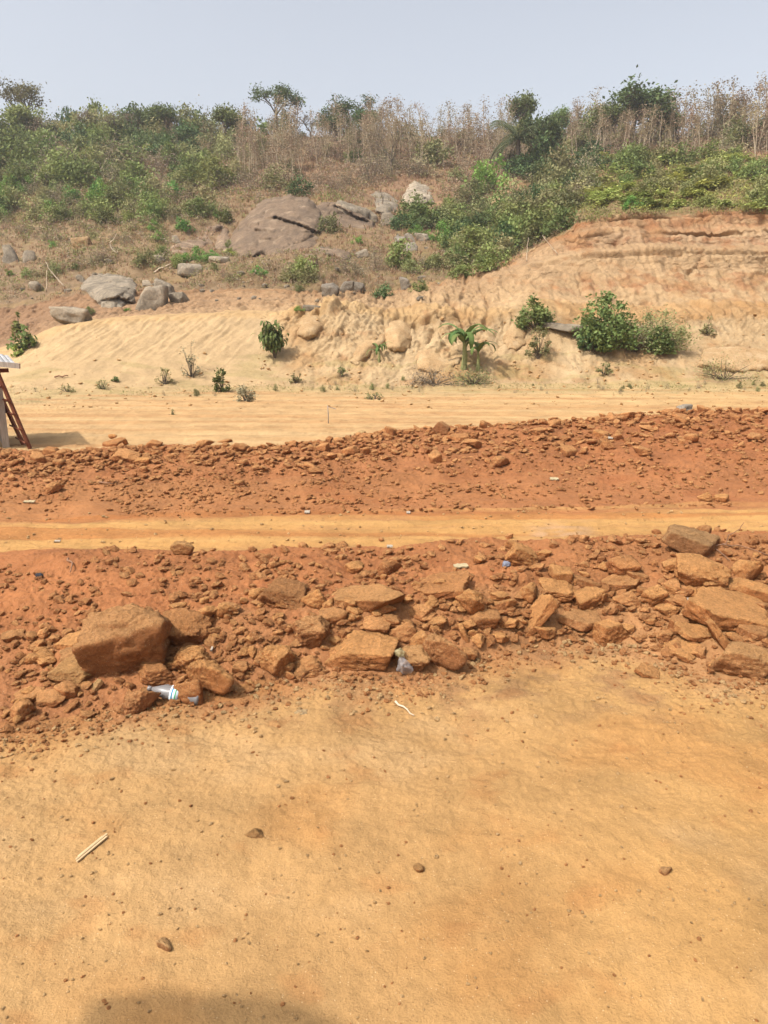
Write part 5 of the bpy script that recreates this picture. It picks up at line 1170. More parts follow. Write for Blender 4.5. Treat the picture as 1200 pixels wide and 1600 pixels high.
# thin, nearly leafless plantation trees
def thin_mesh(seed):
    rng = np.random.default_rng(seed); mb = MB(); p = np.zeros(3); pts = [p]; d = np.array([rng.normal()*.05, rng.normal()*.05, 1.])
    for i in range(8): d = d+rng.normal(size=3)*.05*np.array([1, 1, .1]); p = p+d/8; pts.append(p)
    pts = np.array(pts); tube(mb, pts, np.linspace(.0105, .004, 9), 4, 0)
    ends = []
    for i in range(9):
        z = rng.uniform(.35, .95); b0 = np.array([np.interp(z, pts[:, 2], pts[:, j]) for j in (0, 1)]+[z]); a = rng.uniform(0, 6.28); L = rng.uniform(.08, .26)*(1.25-z*.6)
        e = b0+np.array([math.cos(a)*.55, math.sin(a)*.55, .95])*L; tube(mb, [b0, e*.5+b0*.5+rng.normal(size=3)*.008, e], [.004, .003, .0015], 3, 0); ends.append((b0+e)/2); ends.append(e)
    m2 = MB(); ends = np.array(ends+[pts[-1]]*3); k = rng.integers(0, len(ends), 170)
    leaves(m2, ends[k]+rng.normal(size=(170, 3))*np.array([.05, .05, .05]), .032, rng, aspect=.7)
    return mb.mesh('trunk', M_POLEBARK), m2.mesh('crown', L_BROWN)
THIN = [thin_mesh(900+i) for i in range(7)]
def put_thin(px, py, hpx, label, group, k=None):
    g = at(px, py); H = size(hpx, g); tm, cm = THIN[R.randrange(7)]
    root = link('thin_tree', None, None, (g.x, g.y, g.z-.1)); root.scale = (H*1.3, H*1.3, H); root.rotation_euler = (R.gauss(0, .05), R.gauss(0, .07), R.uniform(0, 6.28))
    tagged(root, label, 'tree', group); link('trunk', tm, root); link('crown', cm, root)
TH = [(365, 480, 222, 292, 62, 40, 66, 'above the left part of the huge rock face'), (480, 600, 215, 262, 44, 40, 62, 'above the right part of the huge rock face'),
      (570, 800, 208, 268, 100, 36, 66, 'in the dense stand in the middle of the ridge'), (890, 1060, 212, 250, 46, 44, 70, 'under the broad dense green tree'),
      (1040, 1220, 206, 248, 66, 50, 84, 'at the right end of the ridge'), (240, 370, 222, 270, 20, 26, 44, 'at the right edge of the left thicket')]
for x0, x1, y0, y1, n, a, b2, where in TH:
    for _ in range(n):
        py = R.uniform(y0, y1); px = R.uniform(x0, x1); hp = a*.9+(b2-a*.9)*R.random(); put_thin(px, py, hp, rank(hp, (46, 'short'), (58, 'middling'), (99, 'tall'))+' slender dry tree '+where_is(px, py, LM_HILL), 'slender dry trees of the hill')

# ---- dry grass, litter and low growth that nobody could count
def tufts(name, n, sampler, mats, label, cat, blades=5):
    """each tuft a few crossed thin blades"""
    rng = np.random.default_rng(hash_(label)); mb = MB(); Vs = [[] for _ in mats]; Cs = [[] for _ in mats]
    for _ in range(n):
        r_ = sampler()
        if r_ is None: continue
        g, h_, wd, m_ = r_; base = np.array(g)
        for k in range(blades):
            a = R.uniform(0, 6.28); ln = R.uniform(.1, .75); o0 = base+np.array([R.gauss(0, h_*.35), R.gauss(0, h_*.35), -.02]); hh_ = h_*R.uniform(.5, 1.2)
            d = np.array([math.cos(a)*ln, math.sin(a)*ln, 1])*hh_; s_ = np.array([-math.sin(a+R.uniform(-1, 1)), math.cos(a), 0])*wd
            Vs[m_] += [o0-s_, o0+s_, o0+d*.6+s_*.7, o0+d]; Cs[m_] += [R.random()]*4
    for m_ in range(len(mats)):
        if Vs[m_]: mb.add(np.array(Vs[m_]), [np.arange(len(Vs[m_])).reshape(-1, 4)], m_, np.array(Cs[m_]))
    o = mb.obj(name, mats); tagged(o, label, cat, kind='stuff'); return o
def s_hill():
    px = R.uniform(-100, 1300); py = R.uniform(200, 470)
    if py > np.interp(px, CX, lines[19][0])+2: return None
    g = at(px, py); s1 = size(1, g)
    bare = np.interp(py, [200, 340, 400, 470], [1, .95, .75, .45])
    if R.random() > bare: return None
    green = .55 if px > 880 and py > 245 else (.3 if px < 400 else .22)
    return g, s1*R.uniform(2.5, 7.5), s1*R.uniform(.35, .75), 1 if R.random() < green else 0
tufts('dry_grass', 24000, s_hill, [M_DRYG, M_GRG], 'dry grass and low scrub covering the hillside', 'grass')
def s_verge():
    px = R.uniform(-40, 1240); py = R.gauss(606, 5) if px > 350 else R.gauss(612, 5); q = pn2(np.array([px*.012]), np.array([py*.05]), 170)[0]
    if q < R.uniform(-.5, .4)+(.15 if px < 400 else -.1): return None
    g = at(px, py); s1 = size(1, g); return g, s1*R.uniform(1.2, 3.4), s1*R.uniform(.25, .5), 1 if R.random() < .6 else 0
tufts('grass', 3200, s_verge, [M_DRYG, M_GRG], 'sparse dry grass along the foot of the embankment', 'grass', 4)
for i in range(46):
    px = R.uniform(20, 1195); py = R.gauss(608 if px > 350 else 614, 4); g = at(px, py); s1 = size(1, g)
    o = bpy.data.objects.new('weed', R.choice(KINDS_B['olive']+KINDS_B['twig'])); COL.objects.link(o); r_ = s1*R.uniform(3, 6.5)
    o.location = (g.x, g.y, g.z-.02); o.scale = (r_*.8, r_*.8, r_*R.uniform(1, 1.8)); o.rotation_euler[2] = R.uniform(0, 6)
    tagged(o, rank(r_/s1, (4.2, 'tiny'), (99, 'small'))+' verge weed '+where_is(px, py, LM_VERGE), 'weed', 'weeds along the verge')

# low scrub between the bushes: small leafy clumps in their thousands
def scrub(name, n, sampler, mats, label, per=16):
    rng = np.random.default_rng(77); Vs = [[] for _ in mats]; 
    for _ in range(n):
        r_ = sampler()
        if r_ is None: continue
        g, w_, h_, m_ = r_; k = int(per*R.uniform(.6, 1.5)); Vs[m_].append((rng.normal(size=(k, 3))*np.array([w_*.42, w_*.42, 0])+np.array(g)+np.stack([np.zeros(k), np.zeros(k), rng.random(k)**.8*h_], 1), np.full(k, w_*.27), np.clip(rng.random()*.6+rng.random(k)*.5, 0, 1)))
    mb = MB()
    for m_, L_ in enumerate(Vs):
        if not L_: continue
        Pp = np.concatenate([a[0] for a in L_]); ss = np.concatenate([a[1] for a in L_])[:, None]; vv = np.concatenate([a[2] for a in L_])
        n_ = len(Pp); nr = rng.normal(size=(n_, 3)); nr[:, 2] = np.abs(nr[:, 2])+.2; nr /= np.linalg.norm(nr, axis=1)[:, None]
        a = rng.normal(size=(n_, 3)); a -= nr*(a*nr).sum(1)[:, None]; a /= np.linalg.norm(a, axis=1)[:, None]; b = np.cross(nr, a); ss = ss*rng.uniform(.5, 1.3, (n_, 1))
        V = np.stack([Pp-a*ss*.5, Pp+b*ss*.3, Pp+a*ss*.5, Pp-b*ss*.3], 1).reshape(-1, 3); mb.add(V, [np.arange(n_*4).reshape(-1, 4)], m_, np.repeat(vv, 4))
    o = mb.obj(name, mats); return tagged(o, label, 'scrub', kind='stuff')
def s_scrub():
    px = R.uniform(-100, 1300); py = R.uniform(198, 478)
    if clear(px, py): return None
    if py > np.interp(px, CX, lines[19][0])+1 or (355 < px < 560 and 320 < py < 395): return None
    dens = np.interp(py, [200, 330, 390, 470], [1, .85, .6, .32])*(1 if px < 380 or px > 620 or py < 300 else .7)
    q = pn2(np.array([px*.02]), np.array([py*.035]), 190)[0]
    if R.random() > dens*(1+1.2*q): return None
    g = at(px, py); s1 = size(1, g); w_ = s1*R.uniform(5, 13)
    if px > 880 and py > 245: m_ = R.choice((0, 0, 1, 3, 3))
    elif px < 380: m_ = R.choice((0, 0, 0, 1, 2, 2))
    elif py < 300: m_ = R.choice((2, 2, 2, 4, 4, 0))
    else: m_ = R.choice((0, 0, 2, 1, 4))
    return g, w_, w_*R.uniform(.5, 1.1), m_
scrub('scrub', 23000, s_scrub, [L_OLIVE, L_MID, L_GREYB, L_YEL, L_BROWN], 'low tangled scrub filling the hillside between the bushes')

# ---------------------------------------------------------------- shack and ladder at the left edge
M_WOODW = flat('weathered_white_wood', (.30, .25, .20), .85, 6, .3, 0, (6, 6, .6))
M_WOODR = flat('red_stained_wood', (.16, .055, .028), .75, 6, .35, 0, (6, 6, .6))
M_TIN = flat('weathered_tin', (.36, .35, .34), .6, 5, .3, .2)
M_PLANK = flat('grey_planks', (.26, .21, .17), .85, 5, .35, 0, (1, 1, 8))
YS = 15.15
pb = at(2, 699); zb = pb.z
gx = lambda px, py, Y=YS: P(px, py, Y)
root = link('shack', None, None, (gx(-60, 700).x, YS+.9, zb)); tagged(root, 'weathered timber shack with a tin roof cut by the left edge', 'shack')
CORN = np.array([gx(2, 640).x, YS, 0]); CA, SA = math.cos(math.radians(31)), math.sin(math.radians(31))
def part(name, mb, mat, turn=True):
    off = root.location
    for v in mb.V:
        if turn:
            q = v-CORN; v[:, 0] = CORN[0]+q[:, 0]*CA-q[:, 1]*SA; v[:, 1] = CORN[1]+q[:, 0]*SA+q[:, 1]*CA
        v -= np.array(off)
    return mb.obj(name, mat, root)
pr = gx(2, 640); top = gx(2, 574).z
m1 = MB(); plank(m1, (pr.x, YS, zb-.2), (pr.x, YS, top), .13, .12, (1, 0, 0)); part('post', m1, M_WOODW)
m1 = MB(); plank(m1, (pr.x, YS+1.2, zb-.2), (pr.x, YS+1.2, top+.1), .12, .12, (1, 0, 0)); part('post', m1, M_WOODW)
m1 = MB(); plank(m1, (pr.x-2.4, YS, zb-.2), (pr.x-2.4, YS, top), .12, .12, (1, 0, 0)); part('post', m1, M_WOODW)
m1 = MB(); plank(m1, (pr.x-2.4, YS+1.2, zb-.2), (pr.x-2.4, YS+1.2, top+.1), .12, .12, (1, 0, 0)); part('post', m1, M_WOODW)
for nm, a_, b_ in (('wall', (pr.x-2.34, YS+.03), (pr.x-.10, YS+.03)), ('wall', (pr.x-.03, YS+.08), (pr.x-.03, YS+1.12))):
    m1 = MB(); n_ = 9
    for i in range(n_):
        z0 = zb+.02+i*(top-zb-.1)/n_; hgt = (top-zb-.1)/n_-.012
        plank(m1, (a_[0], a_[1], z0+hgt/2), (b_[0], b_[1], z0+hgt/2), hgt, .025, (0, 0, 1), col=R.random())
    part(nm, m1, M_PLANK)
m1 = MB(); e = gx(9, 579, YS-.05); plank(m1, (e.x, YS-.09, e.z), (pr.x-2.5, YS-.09, e.z), .08, .06, (0, 0, 1)); part('beam', m1, M_WOODR)
m1 = MB(); plank(m1, (e.x-.1, YS+1.3, e.z+.1), (pr.x-2.5, YS+1.3, e.z+.1), .08, .06, (0, 0, 1)); part('beam', m1, M_WOODR)
# tin roof: a corrugated sheet with a curled right edge
m1 = MB(); xs = np.linspace(pr.x-2.7, gx(22, 570, YS).x, 90); V = []; zt = gx(10, 566, YS).z
for y_, dz in ((YS-.35, 0), (YS+1.6, .14)):
    for lay in (0, .012):
        for x_ in xs:
            f = (x_-xs[0])/(xs[-1]-xs[0]); V.append((x_, y_, zt+dz+.012*math.sin(x_*60)-.09*max(0, f-.88)/.12+lay))
n_ = len(xs); F_ = []
for i in range(n_-1):
    F_ += [[i, i+1, 2*n_+i+1, 2*n_+i][::-1], [n_+i, n_+i+1, 3*n_+i+1, 3*n_+i], [i, i+1, n_+i+1, n_+i], [2*n_+i, 3*n_+i, 3*n_+i+1, 2*n_+i+1]]
F_ += [[n_-1, 3*n_-1, 4*n_-1, 2*n_-1], [0, n_, 3*n_, 2*n_]]
m1.add(V, [np.array(F_)], 0, None, False); part('roof', m1, M_TIN)
m1 = MB(); a_ = gx(-10, 568, YS-.36); b_ = gx(31, 572, YS-.36); plank(m1, a_, b_, .10, .05, (0, 0, 1)); part('fascia', m1, M_WOODW, False)
# ladder
lf1 = gx(47, 697, YS-.1); lf1.z = gz(lf1.x, lf1.y)-.02; lt1 = gx(-8, 572, YS-.28)
lf2 = gx(37, 694, YS+.28); lf2.z = gz(lf2.x, lf2.y)-.02; lt2 = gx(-20, 574, YS+.28)
lad = link('ladder', None, None, lf1); tagged(lad, 'red brown wooden ladder leaning on the shack', 'ladder')
def lpart(name, mb):
    for v in mb.V: v -= np.array(lf1)
    mb.obj(name, M_WOODR, lad)
for a_, b_ in ((lf1, lt1), (lf2, lt2)):
    m1 = MB(); d_ = (b_-a_).normalized(); plank(m1, a_, b_+d_*.2, .085, .05, (0, 1, .0)); lpart('rail', m1)
for f in (.07, .235, .42, .585, .75, .92):
    a_ = lf1.lerp(lt1, f); b_ = lf2.lerp(lt2, f); d_ = (b_-a_).normalized(); m1 = MB(); off = Vector((-.05, 0, .02)); plank(m1, a_-d_*.10+off, b_+d_*.16+off, .075, .03, (1, 0, -.5)); lpart('rung', m1)

# unseen sheet, added only to throw a shadow on the lower left sand
hgt = 4.6; kx, ky = sun_dir.x/sun_dir.z*hgt, sun_dir.y/sun_dir.z*hgt
edge = [(118, 1640), (128, 1585), (150, 1562), (200, 1556), (262, 1553), (300, 1562), (360, 1558), (430, 1566), (486, 1580), (520, 1604), (540, 1650)]
top_ = [(at(px, py).x+kx, at(px, py).y+ky) for px, py in edge]; top_ += [(top_[-1][0], top_[-1][1]-.8), (top_[0][0], top_[0][1]-.8)]
n_ = len(top_); V = [(x_, y_, hgt) for x_, y_ in top_]+[(x_, y_, hgt+.012) for x_, y_ in top_]
m1 = MB(); m1.add(V, [np.arange(n_)[None][:, ::-1], np.arange(n_, 2*n_)[None], np.array([[i, (i+1) % n_, n_+(i+1) % n_, n_+i] for i in range(n_)])]); o = m1.obj('shadow_sheet', M_TIN); tagged(o, 'unseen sheet added to shade the lower left corner of the sand', 'shadow_sheet')

# stake on the road
g = at(513, 664); m1 = MB(); Hs = size(28, g); tube(m1, [(0, 0, -.1), (.005, 0, Hs*.5), (-.01, 0, Hs)], [.016, .014, .012], 6, cap=True)
stk = link('stake', None, None, g); tagged(stk, 'thin wooden survey stake standing upright on the pale road', 'stake')
m1.obj('post', M_WOODW, stk); m1 = MB(); plank(m1, (-.01, -.012, Hs*.93), (.20, -.012, Hs*.80), .02, .006, (0, 0, 1)); m1.obj('tie', M_WOODW, stk)

# ---------------------------------------------------------------- litter
def clearplastic(name, col, alpha, rough=.25):
    m, t, b = newmat(name); b.inputs['Base Color'].default_value = (*col, 1); b.inputs['Roughness'].default_value = rough; b.inputs['Specular IOR Level'].default_value = .5
    tr = t.nodes.new('ShaderNodeBsdfTransparent'); ms = t.nodes.new('ShaderNodeMixShader'); ms.inputs[0].default_value = alpha
    t.links.new(tr.outputs[0], ms.inputs[1]); t.links.new(b.outputs[0], ms.inputs[2]); t.links.new(ms.outputs[0], t.nodes['Material Output'].inputs[0]); return m
M_BOTTLE = clearplastic('cloudy_plastic', (.20, .19, .185), .85, .35)
M_LABEL = flat('printed_label_pale', (.55, .66, .70), .4, 14, .25); M_LBLUE = flat('label_blue', (.05, .22, .38), .4, 20, .2); M_LGREEN = flat('label_green', (.08, .3, .14), .4, 20, .2)
gb = at(232, 1086); Lb = size(84, gb); rb = Lb*.155
bot = link('plastic_bottle', None, None, (gb.x, gb.y, gb.z+rb*.75)); tagged(bot, 'crushed cloudy plastic bottle with a blue and green label under the biggest boulder', 'bottle')
bot.rotation_euler = (0, math.radians(10), math.radians(-4))
prof = [(0, .25), (.03, .27), (.06, .27), (.08, .25), (.22, .62), (.34, .95), (.40, .9), (.44, .97), (.62, .97), (.66, .9), (.70, 1), (.88, 1), (.92, .92), (.96, 1), (.985, .85), (1, .5)]
prof = [(a*Lb, r_*rb) for a, r_ in prof]
def lathe_x(mb, prof, k=22, squash=1, mat=0, dent=0):
    V = []
    for a, r_ in prof:
        for j in range(k):
            th = j*2*math.pi/k; rr = r_*(1-dent*max(0, math.sin(th*2+a*30))*.5); V.append((a, rr*math.cos(th), rr*math.sin(th)*squash))
    n = len(prof); mb.add(V, [np.array([[i*k+j, i*k+(j+1) % k, (i+1)*k+(j+1) % k, (i+1)*k+j] for i in range(n-1) for j in range(k)]), np.arange(k)[None][:, ::-1], ((n-1)*k+np.arange(k))[None]], mat, None, True)
m1 = MB(); lathe_x(m1, prof[3:], squash=.9, dent=.16); m1.obj('bottle_body', M_BOTTLE, bot)
m1 = MB(); lathe_x(m1, [(-.002*Lb, .26*rb), (-.002*Lb+.001, .30*rb), (.07*Lb, .30*rb), (.071*Lb, .26*rb)], 18); m1.obj('cap', M_BOTTLE, bot)
m1 = MB(); lathe_x(m1, [(.45*Lb, rb*.985), (.61*Lb, rb*.985)], 22, .92); lab = m1.obj('bottle_label', M_LABEL, bot)
m1 = MB(); lathe_x(m1, [(.48*Lb, rb*1.0), (.505*Lb, rb*1.0)], 22, .92); m1.obj('label_band', M_LBLUE, lab)
m1 = MB(); lathe_x(m1, [(.545*Lb, rb*1.0), (.57*Lb, rb*1.0)], 22, .92); m1.obj('label_band', M_LGREEN, lab)
# clear plastic bag, knotted
M_BAG = clearplastic('thin_clear_plastic', (.42, .38, .36), .5, .3); M_BAG2 = clearplastic('yellowed_plastic', (.34, .28, .14), .6, .35)
gg = at(631, 1052); s1 = size(1, gg); bag = link('plastic_bag', None, None, gg); tagged(bag, 'crumpled clear plastic bag lying before the low orange rock', 'plastic bag')
def crumple(w_, d_, h_, seed, pt=0):
    V, Fc = ico(4); n_ = pn3(V, 1.6, seed)*.35+pn3(V, 4, seed+1)*.22+(1-2*np.abs(pn3(V, 7, seed+2)))*.08; X = V*(1+n_)[:, None]
    if pt: X[:, 0] *= 1-.7*np.clip((X[:, 2]+.3)/1.3, 0, 1); 
    return X*np.array([w_/2, d_/2, h_/2]), Fc
X, Fc = crumple(26*s1, 22*s1, 34*s1, 5, 1); a_ = math.radians(-24); X = X@np.array(Euler((.5, a_, 0)).to_matrix()).T; m1 = MB(); m1.add(X+np.array([0, 0, 13*s1]), [Fc], 0, None, True); m1.obj('bag_body', M_BAG, bag)
X, Fc = crumple(16*s1, 12*s1, 13*s1, 9); m1 = MB(); m1.add(X+np.array([-7*s1, 2*s1, 33*s1]), [Fc], 0, None, True); m1.obj('bag_neck', M_BAG2, bag)
M_BLUEW = flat('blue_white_wrapper', (.17, .18, .22), .4, 40, .5); M_PAPER = flat('white_paper', (.33, .28, .22), .7, 30, .1); M_BLACK = flat('black_plastic', (.03, .03, .035), .5, 20, .3)
M_YPAPER = flat('yellowed_card', (.36, .29, .17), .7, 20, .15)
def litter(name, px, py, w_, h_, mat, label, cat, seed, ang=0):
    g = at(px, py+h_*.4); s1 = size(1, g); X, Fc = crumple(w_*s1, w_*s1*.6, h_*s1, seed); m1 = MB(); m1.add(X, [Fc], 0, None, True); o = m1.obj(name, mat); o.location = (g.x, g.y, g.z+h_*s1*.35); o.rotation_euler[2] = ang
    return tagged(o, label, cat)
litter('wrapper', 791, 882, 13, 10, M_BLUEW, 'blue and white crumpled wrapper on the red soil of the bank', 'wrapper', 1)
litter('wrapper', 62, 900, 12, 7, M_BLACK, 'dark crumpled plastic scrap on the left of the bank', 'scrap', 2)
def scrap(px, py, w_, h_, mat, label, cat, ang=0, name='paper_scrap'):
    g = at(px, py); s1 = size(1, g); r = np.random.default_rng(int(px)); n_ = 6
    V = [((i/n_-.5)*w_*s1, (j-.5)*h_*s1*2.2*(1+.2*math.sin(i*2.1+px)), r.uniform(0, .035)*w_*s1) for i in range(n_+1) for j in (0, 1)]
    V2 = [(x_, y_, z_+.012) for x_, y_, z_ in V]; q = [[i*2, i*2+2, i*2+3, i*2+1] for i in range(n_)]; m_ = len(V)
    sd_ = [[i*2, m_+i*2, m_+i*2+2, i*2+2] for i in range(n_)]+[[i*2+1, i*2+3, m_+i*2+3, m_+i*2+1] for i in range(n_)]+[[0, 1, m_+1, m_], [m_-2, 2*m_-2, 2*m_-1, m_-1]]
    m1 = MB(); m1.add(V+V2, [np.array([f[::-1] for f in q]+[[a+m_ for a in f] for f in q]+sd_)], 0); o = m1.obj(name, mat); o.location = (g.x, g.y, g.z+.01); o.rotation_euler = (.15, 0, ang)
    return tagged(o, label, cat)
scrap(866, 750, 13, 4, M_YPAPER, 'yellowish card scrap on the right side of the far ridge', 'scrap')
scrap(46, 786, 17, 3, M_YPAPER, 'pale strip lying at the left foot of the far ridge', 'scrap')
scrap(480, 803, 8, 4, M_PAPER, 'white paper scrap at the edge of the path, left of the middle', 'scrap')
scrap(638, 803, 6, 3, M_PAPER, 'tiny white scrap at the edge of the path right of the middle', 'scrap')
scrap(609, 857, 9, 3, M_PAPER, 'white scrap on the crest of the bank in its dip', 'scrap')
scrap(953, 686, 7, 4, M_PAPER, 'white scrap on the ridge beside the pale red slab', 'scrap')
scrap(720, 887, 22, 5, M_YPAPER, 'pale cloth scrap on the bank left of the blue and white wrapper', 'scrap', .2)
scrap(735, 1021, 8, 8, M_PAPER, 'white scrap right of the rounded cracked boulder', 'scrap', .8)
scrap(1050, 915, 5, 8, M_PAPER, 'white scrap above the little brick shaped clod', 'scrap')
scrap(1074, 940, 5, 7, M_PAPER, 'white scrap right of the little brick shaped clod', 'scrap')
scrap(90, 848, 9, 2, M_PAPER, 'pale scrap on the left of the path', 'scrap')
scrap(332, 1015, 3, 8, M_PAPER, 'tiny white scrap above the large rounded cracked clod', 'scrap')
for px, py, w_, lb in ((405, 1485, 20, 'flush pale stone chip in the sand, leftmost of the three low down'), (570, 1477, 24, 'flush tan stone chip in the sand, middle of the three low down'), (636, 1478, 24, 'flush pale stone chip in the sand, rightmost of the three low down'), (470, 1112, 22, 'flat tan flake on the rough sand below the low crumbly clod')):
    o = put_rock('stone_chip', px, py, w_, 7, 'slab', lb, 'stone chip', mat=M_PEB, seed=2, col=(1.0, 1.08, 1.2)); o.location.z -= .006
# the splinter of wood on the sand
M_SPL = flat('fresh_split_wood', (.5, .36, .2), .7, 5, .3, 0, (1, 30, 30))
a_ = at(118, 1348); b_ = at(168, 1308); d_ = (b_-a_); L = d_.length; ang = math.atan2(d_.y, d_.x)
spl = link('wood_splinter', None, None, ((a_.x+b_.x)/2, (a_.y+b_.y)/2, (a_.z+b_.z)/2+.008)); spl.rotation_euler = (0, 0, ang); tagged(spl, 'pale splinter of split wood lying on the sand', 'wood splinter')
for i, (y0, y1, l0, l1, z_) in enumerate(((-.010, -.009, -.5, .44, .002), (.001, .002, -.47, .5, .006), (.011, .010, -.36, .40, .002))):
    m1 = MB(); plank(m1, (l0*L, y0, z_), (l1*L, y1, z_), .010, .008, (0, 1, 0)); m1.obj('strand', M_SPL, spl)
# twigs, roots, fallen branches
M_DEADW = flat('bleached_wood', (.50, .40, .29), .85, 6, .25); M_TWIG = flat('brown_twig', (.22, .12, .07), .85, 6, .25)
def twig(name, pts, rad, mat, label, cat='branch', lift=None):
    """pts: (px, py, height in px above the ground point)"""
    Q = []
    for px, py, hp in pts:
        g = at(px, py); Q.append(Vector((g.x, g.y, g.z+size(hp, g)+.01)))
    o0 = Q[0].copy(); Qs = []
    for i in range(len(Q)-1):
        for k in range(3): Qs.append(Q[i].lerp(Q[i+1], k/3)+Vector((R.gauss(0, 1), 0, R.gauss(0, 1)))*rad*.8)
    Qs.append(Q[-1]); m1 = MB(); tube(m1, [q-o0 for q in Qs], np.linspace(rad, rad*.45, len(Qs)), 6, cap=True)
    o = m1.obj(name, mat); o.location = o0; return tagged(o, label, cat), m1
g = at(1130, 842); s1 = size(1, g)
def air(name, base, offs, rad, mat, label, cat='twig'):
    g = at(*base); s1 = size(1, g); m1 = MB()
    for path, r_ in offs:
        pts = [np.array([x_*s1, y_*s1*.5, -z_*s1+.01]) for x_, y_, z_ in path]; pp = []
        for i in range(len(pts)-1):
            for k in range(3): pp.append(pts[i]*(1-k/3)+pts[i+1]*k/3+np.array([R.gauss(0, 1), 0, R.gauss(0, 1)])*r_*s1*.4)
        pp.append(pts[-1]); tube(m1, pp, np.linspace(r_*s1, r_*s1*.4, len(pp)), 6, cap=True)
    o = m1.obj(name, mat); o.location = g; return tagged(o, label, cat)
air('twig', (1112, 857), [([(0, 0, 0), (12, 0, -2-0), (22, 2, -2-2), (26, 3, -14-6), (32, 3, -18-8), (42, 3, -26-10), (47, 3, -34-6)][:7], 1.1), ([(22, 2, -4), (-4, -4, 6)], .9)], 1, M_TWIG, 'crooked dead twig rising from the crest of the bank at right') if False else None
air('twig', (1112, 857), [([(0, 0, 0), (10, 0, 4), (22, 2, 5), (24, 2, 17), (30, 2, 19), (40, 2, 27), (46, 2, 36)][0:1]+[(10, 0, -4), (22, 2, -6), (24, 2, -20), (30, 2, -22), (40, 2, -30), (46, 2, -40)], 1.2)], 1, M_TWIG, 'crooked dead twig rising from the crest of the bank at right')
twig('root', [(1115, 856, 1), (1128, 870, 2), (1140, 880, 1)], .008, M_TWIG, 'thin root hanging down below the crooked dead twig', 'root')
twig('root', [(1130, 854, 2), (1165, 858, 3), (1205, 874, 2)], .007, M_TWIG, 'long thin root running right from the crooked dead twig', 'root')
twig('stick', [(617, 1100, 2), (630, 1110, 2), (647, 1122, 1)], .008, M_DEADW, 'curved pale stick on the sand below the clear plastic bag', 'stick')
twig('stick', [(107, 876, 2), (114, 884, 3), (110, 898, 2)], .011, M_TWIG, 'small brown stick poking from the left of the bank', 'stick')
twig('stick', [(158, 757, 1), (168, 760, 2), (178, 760, 1)], .014, M_TWIG, 'small dark stick on the left of the far ridge', 'stick')
twig('stick', [(88, 592, 1), (102, 591, 3), (106, 590, 2)], .03, M_TWIG, 'short dark stick lying low on the dune', 'stick')
air('fallen_branch', (183, 398), [([(0, 0, 0), (-8, 0, -8), (-10, 0, -16), (-2, 0, -24), (2, 0, -30)], 1.1), ([(0, 0, 0), (2, 0, -8)], .9)], 1, M_DEADW, 'bleached curved dead branch standing on the left slope', 'branch')
air('fallen_branch', (102, 452), [([(0, 0, 0), (-12, 0, -14), (-22, 0, -26), (-26, 0, -38)], 1.2)], 1, M_DEADW, 'bleached leaning branch left of the largest grey rock face', 'branch')
air('fallen_branch', (73, 458), [([(0, 0, 0), (2, 0, -16), (4, 0, -32)], 1.0)], 1, M_DEADW, 'thin upright dead stem beside the bleached leaning branch', 'branch')
air('fallen_branch', (240, 428), [([(0, 0, 0), (10, 0, -6), (28, 0, -14)], 1.6)], 1, M_DEADW, 'pale log lying under the split grey slab', 'log')
air('fallen_branch', (450, 432), [([(0, 0, 0), (10, 0, -3), (22, 0, -16)], .8)], 1, M_DEADW, 'curved pale branch below the huge rock face', 'branch')
air('fallen_branch', (872, 398), [([(0, 0, 0), (-8, 0, -8), (-26, 0, -28)], .8)], 1, M_DEADW, 'long pale stem leaning at the left edge of the cliff top', 'branch')
air('dead_stem', (823, 410), [([(0, 0, 0), (0, 0, -18), (1, 0, -36)], .8)], 1, M_DEADW, 'thin pale upright stem before the big green ravine bush', 'branch')
air('dead_stem', (183, 216), [([(0, 0, 0), (0, 0, -18), (0, 0, -36)], .6)], 1, M_BARKD, 'thin bare mast like stem on the left ridge', 'branch') if False else None
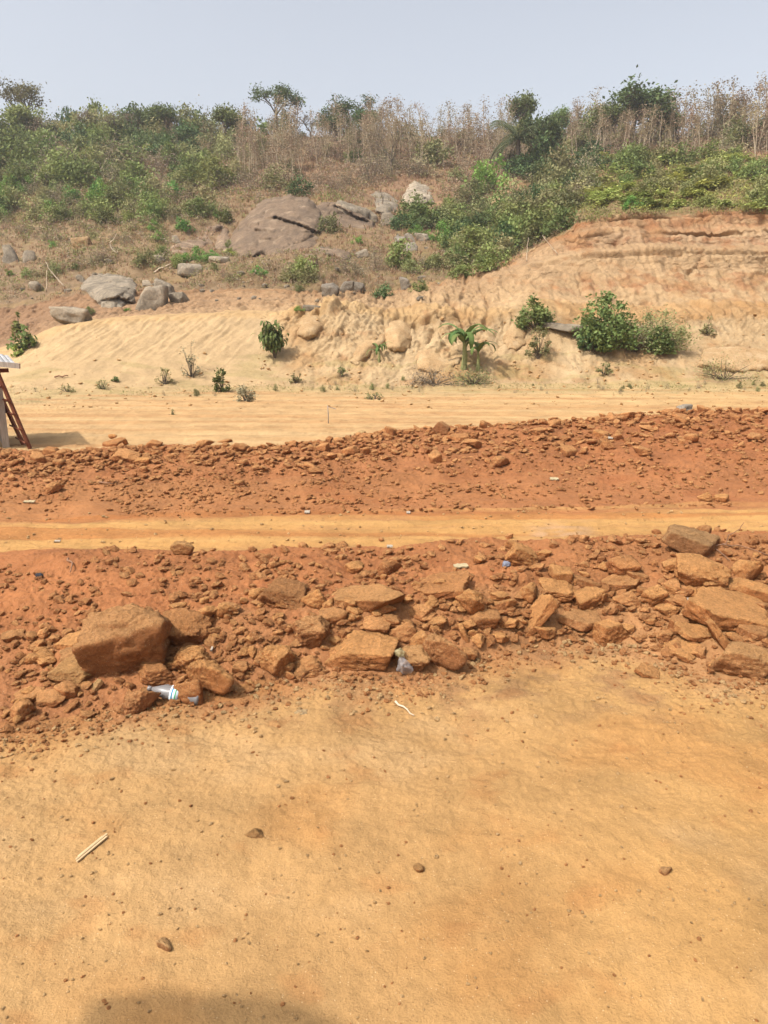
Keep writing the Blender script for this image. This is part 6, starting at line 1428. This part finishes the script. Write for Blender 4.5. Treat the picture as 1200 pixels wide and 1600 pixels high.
air('dead_stem', (460, 212), [([(0, 0, 0), (0, 0, -24), (0, 0, -46)], .5), ([(-6, 0, -34), (7, 0, -36)], .4)], 1, M_BARKD, 'bare pole like dead tree beside the leaning dark tree on the ridge', 'dead tree')

# ---------------------------------------------------------------- air
HZ = bpy.data.materials.new('haze'); HZ.use_nodes = True; ht = HZ.node_tree; ht.nodes.clear()
pv = ht.nodes.new('ShaderNodeVolumePrincipled'); pv.inputs['Color'].default_value = (.86, .90, .96, 1); pv.inputs['Density'].default_value = .0005; pv.inputs['Anisotropy'].default_value = .2
ho = ht.nodes.new('ShaderNodeOutputMaterial'); ht.links.new(pv.outputs[0], ho.inputs['Volume'])
zmax = 52.
m1 = MB(); box(m1, (0, 195, (zmax-6)/2), (1500, 520, zmax+6)); hz = m1.obj('haze', HZ); hz['kind'] = 'stuff'; hz['label'] = 'thin pale haze over the hill'; 

# ---------------------------------------------------------------- labels: where several look-alikes would share one, say which of them
def screen(o):
    v = o.location; return 600+F*v.x/viewdepth(v), 800-F*(v.y*SP+(v.z-CH)*CP)/viewdepth(v)
same = {}
for o in COL.objects:
    if o.parent is None and o.get('category') and o.get('group'): same.setdefault(o['label'], []).append(o)
ORD = ['', '', 'second', 'third', 'fourth', 'fifth', 'sixth', 'seventh', 'eighth', 'ninth', 'tenth', 'eleventh', 'twelfth', 'thirteenth', 'fourteenth']
for lb, os_ in same.items():
    n = len(os_)
    if n == 1 or n > 14: continue
    if n == 2:
        (xa, ya), (xb, yb) = screen(os_[0]), screen(os_[1])
        if abs(ya-yb)*1.5 > abs(xa-xb): names = ['upper', 'lower'] if ya < yb else ['lower', 'upper']
        else: names = ['left hand', 'right hand'] if xa < xb else ['right hand', 'left hand']
        for o, nm in zip(os_, names): o['label'] = nm+' '+lb
    else:
        for i, o in enumerate(sorted(os_, key=lambda o: screen(o)[0])):
            o['label'] = ('leftmost' if i == 0 else 'rightmost' if i == n-1 else ORD[i+1]+' from left')+' '+lb
for o in COL.objects:
    if o.get('label') and len(o['label'].replace(',', ' ').split()) > 16:
        ws = [w_ for w_ in o['label'].replace(',', '').split() if w_ not in ('the', 'off', 'near')]; o['label'] = ' '.join(ws[:16])
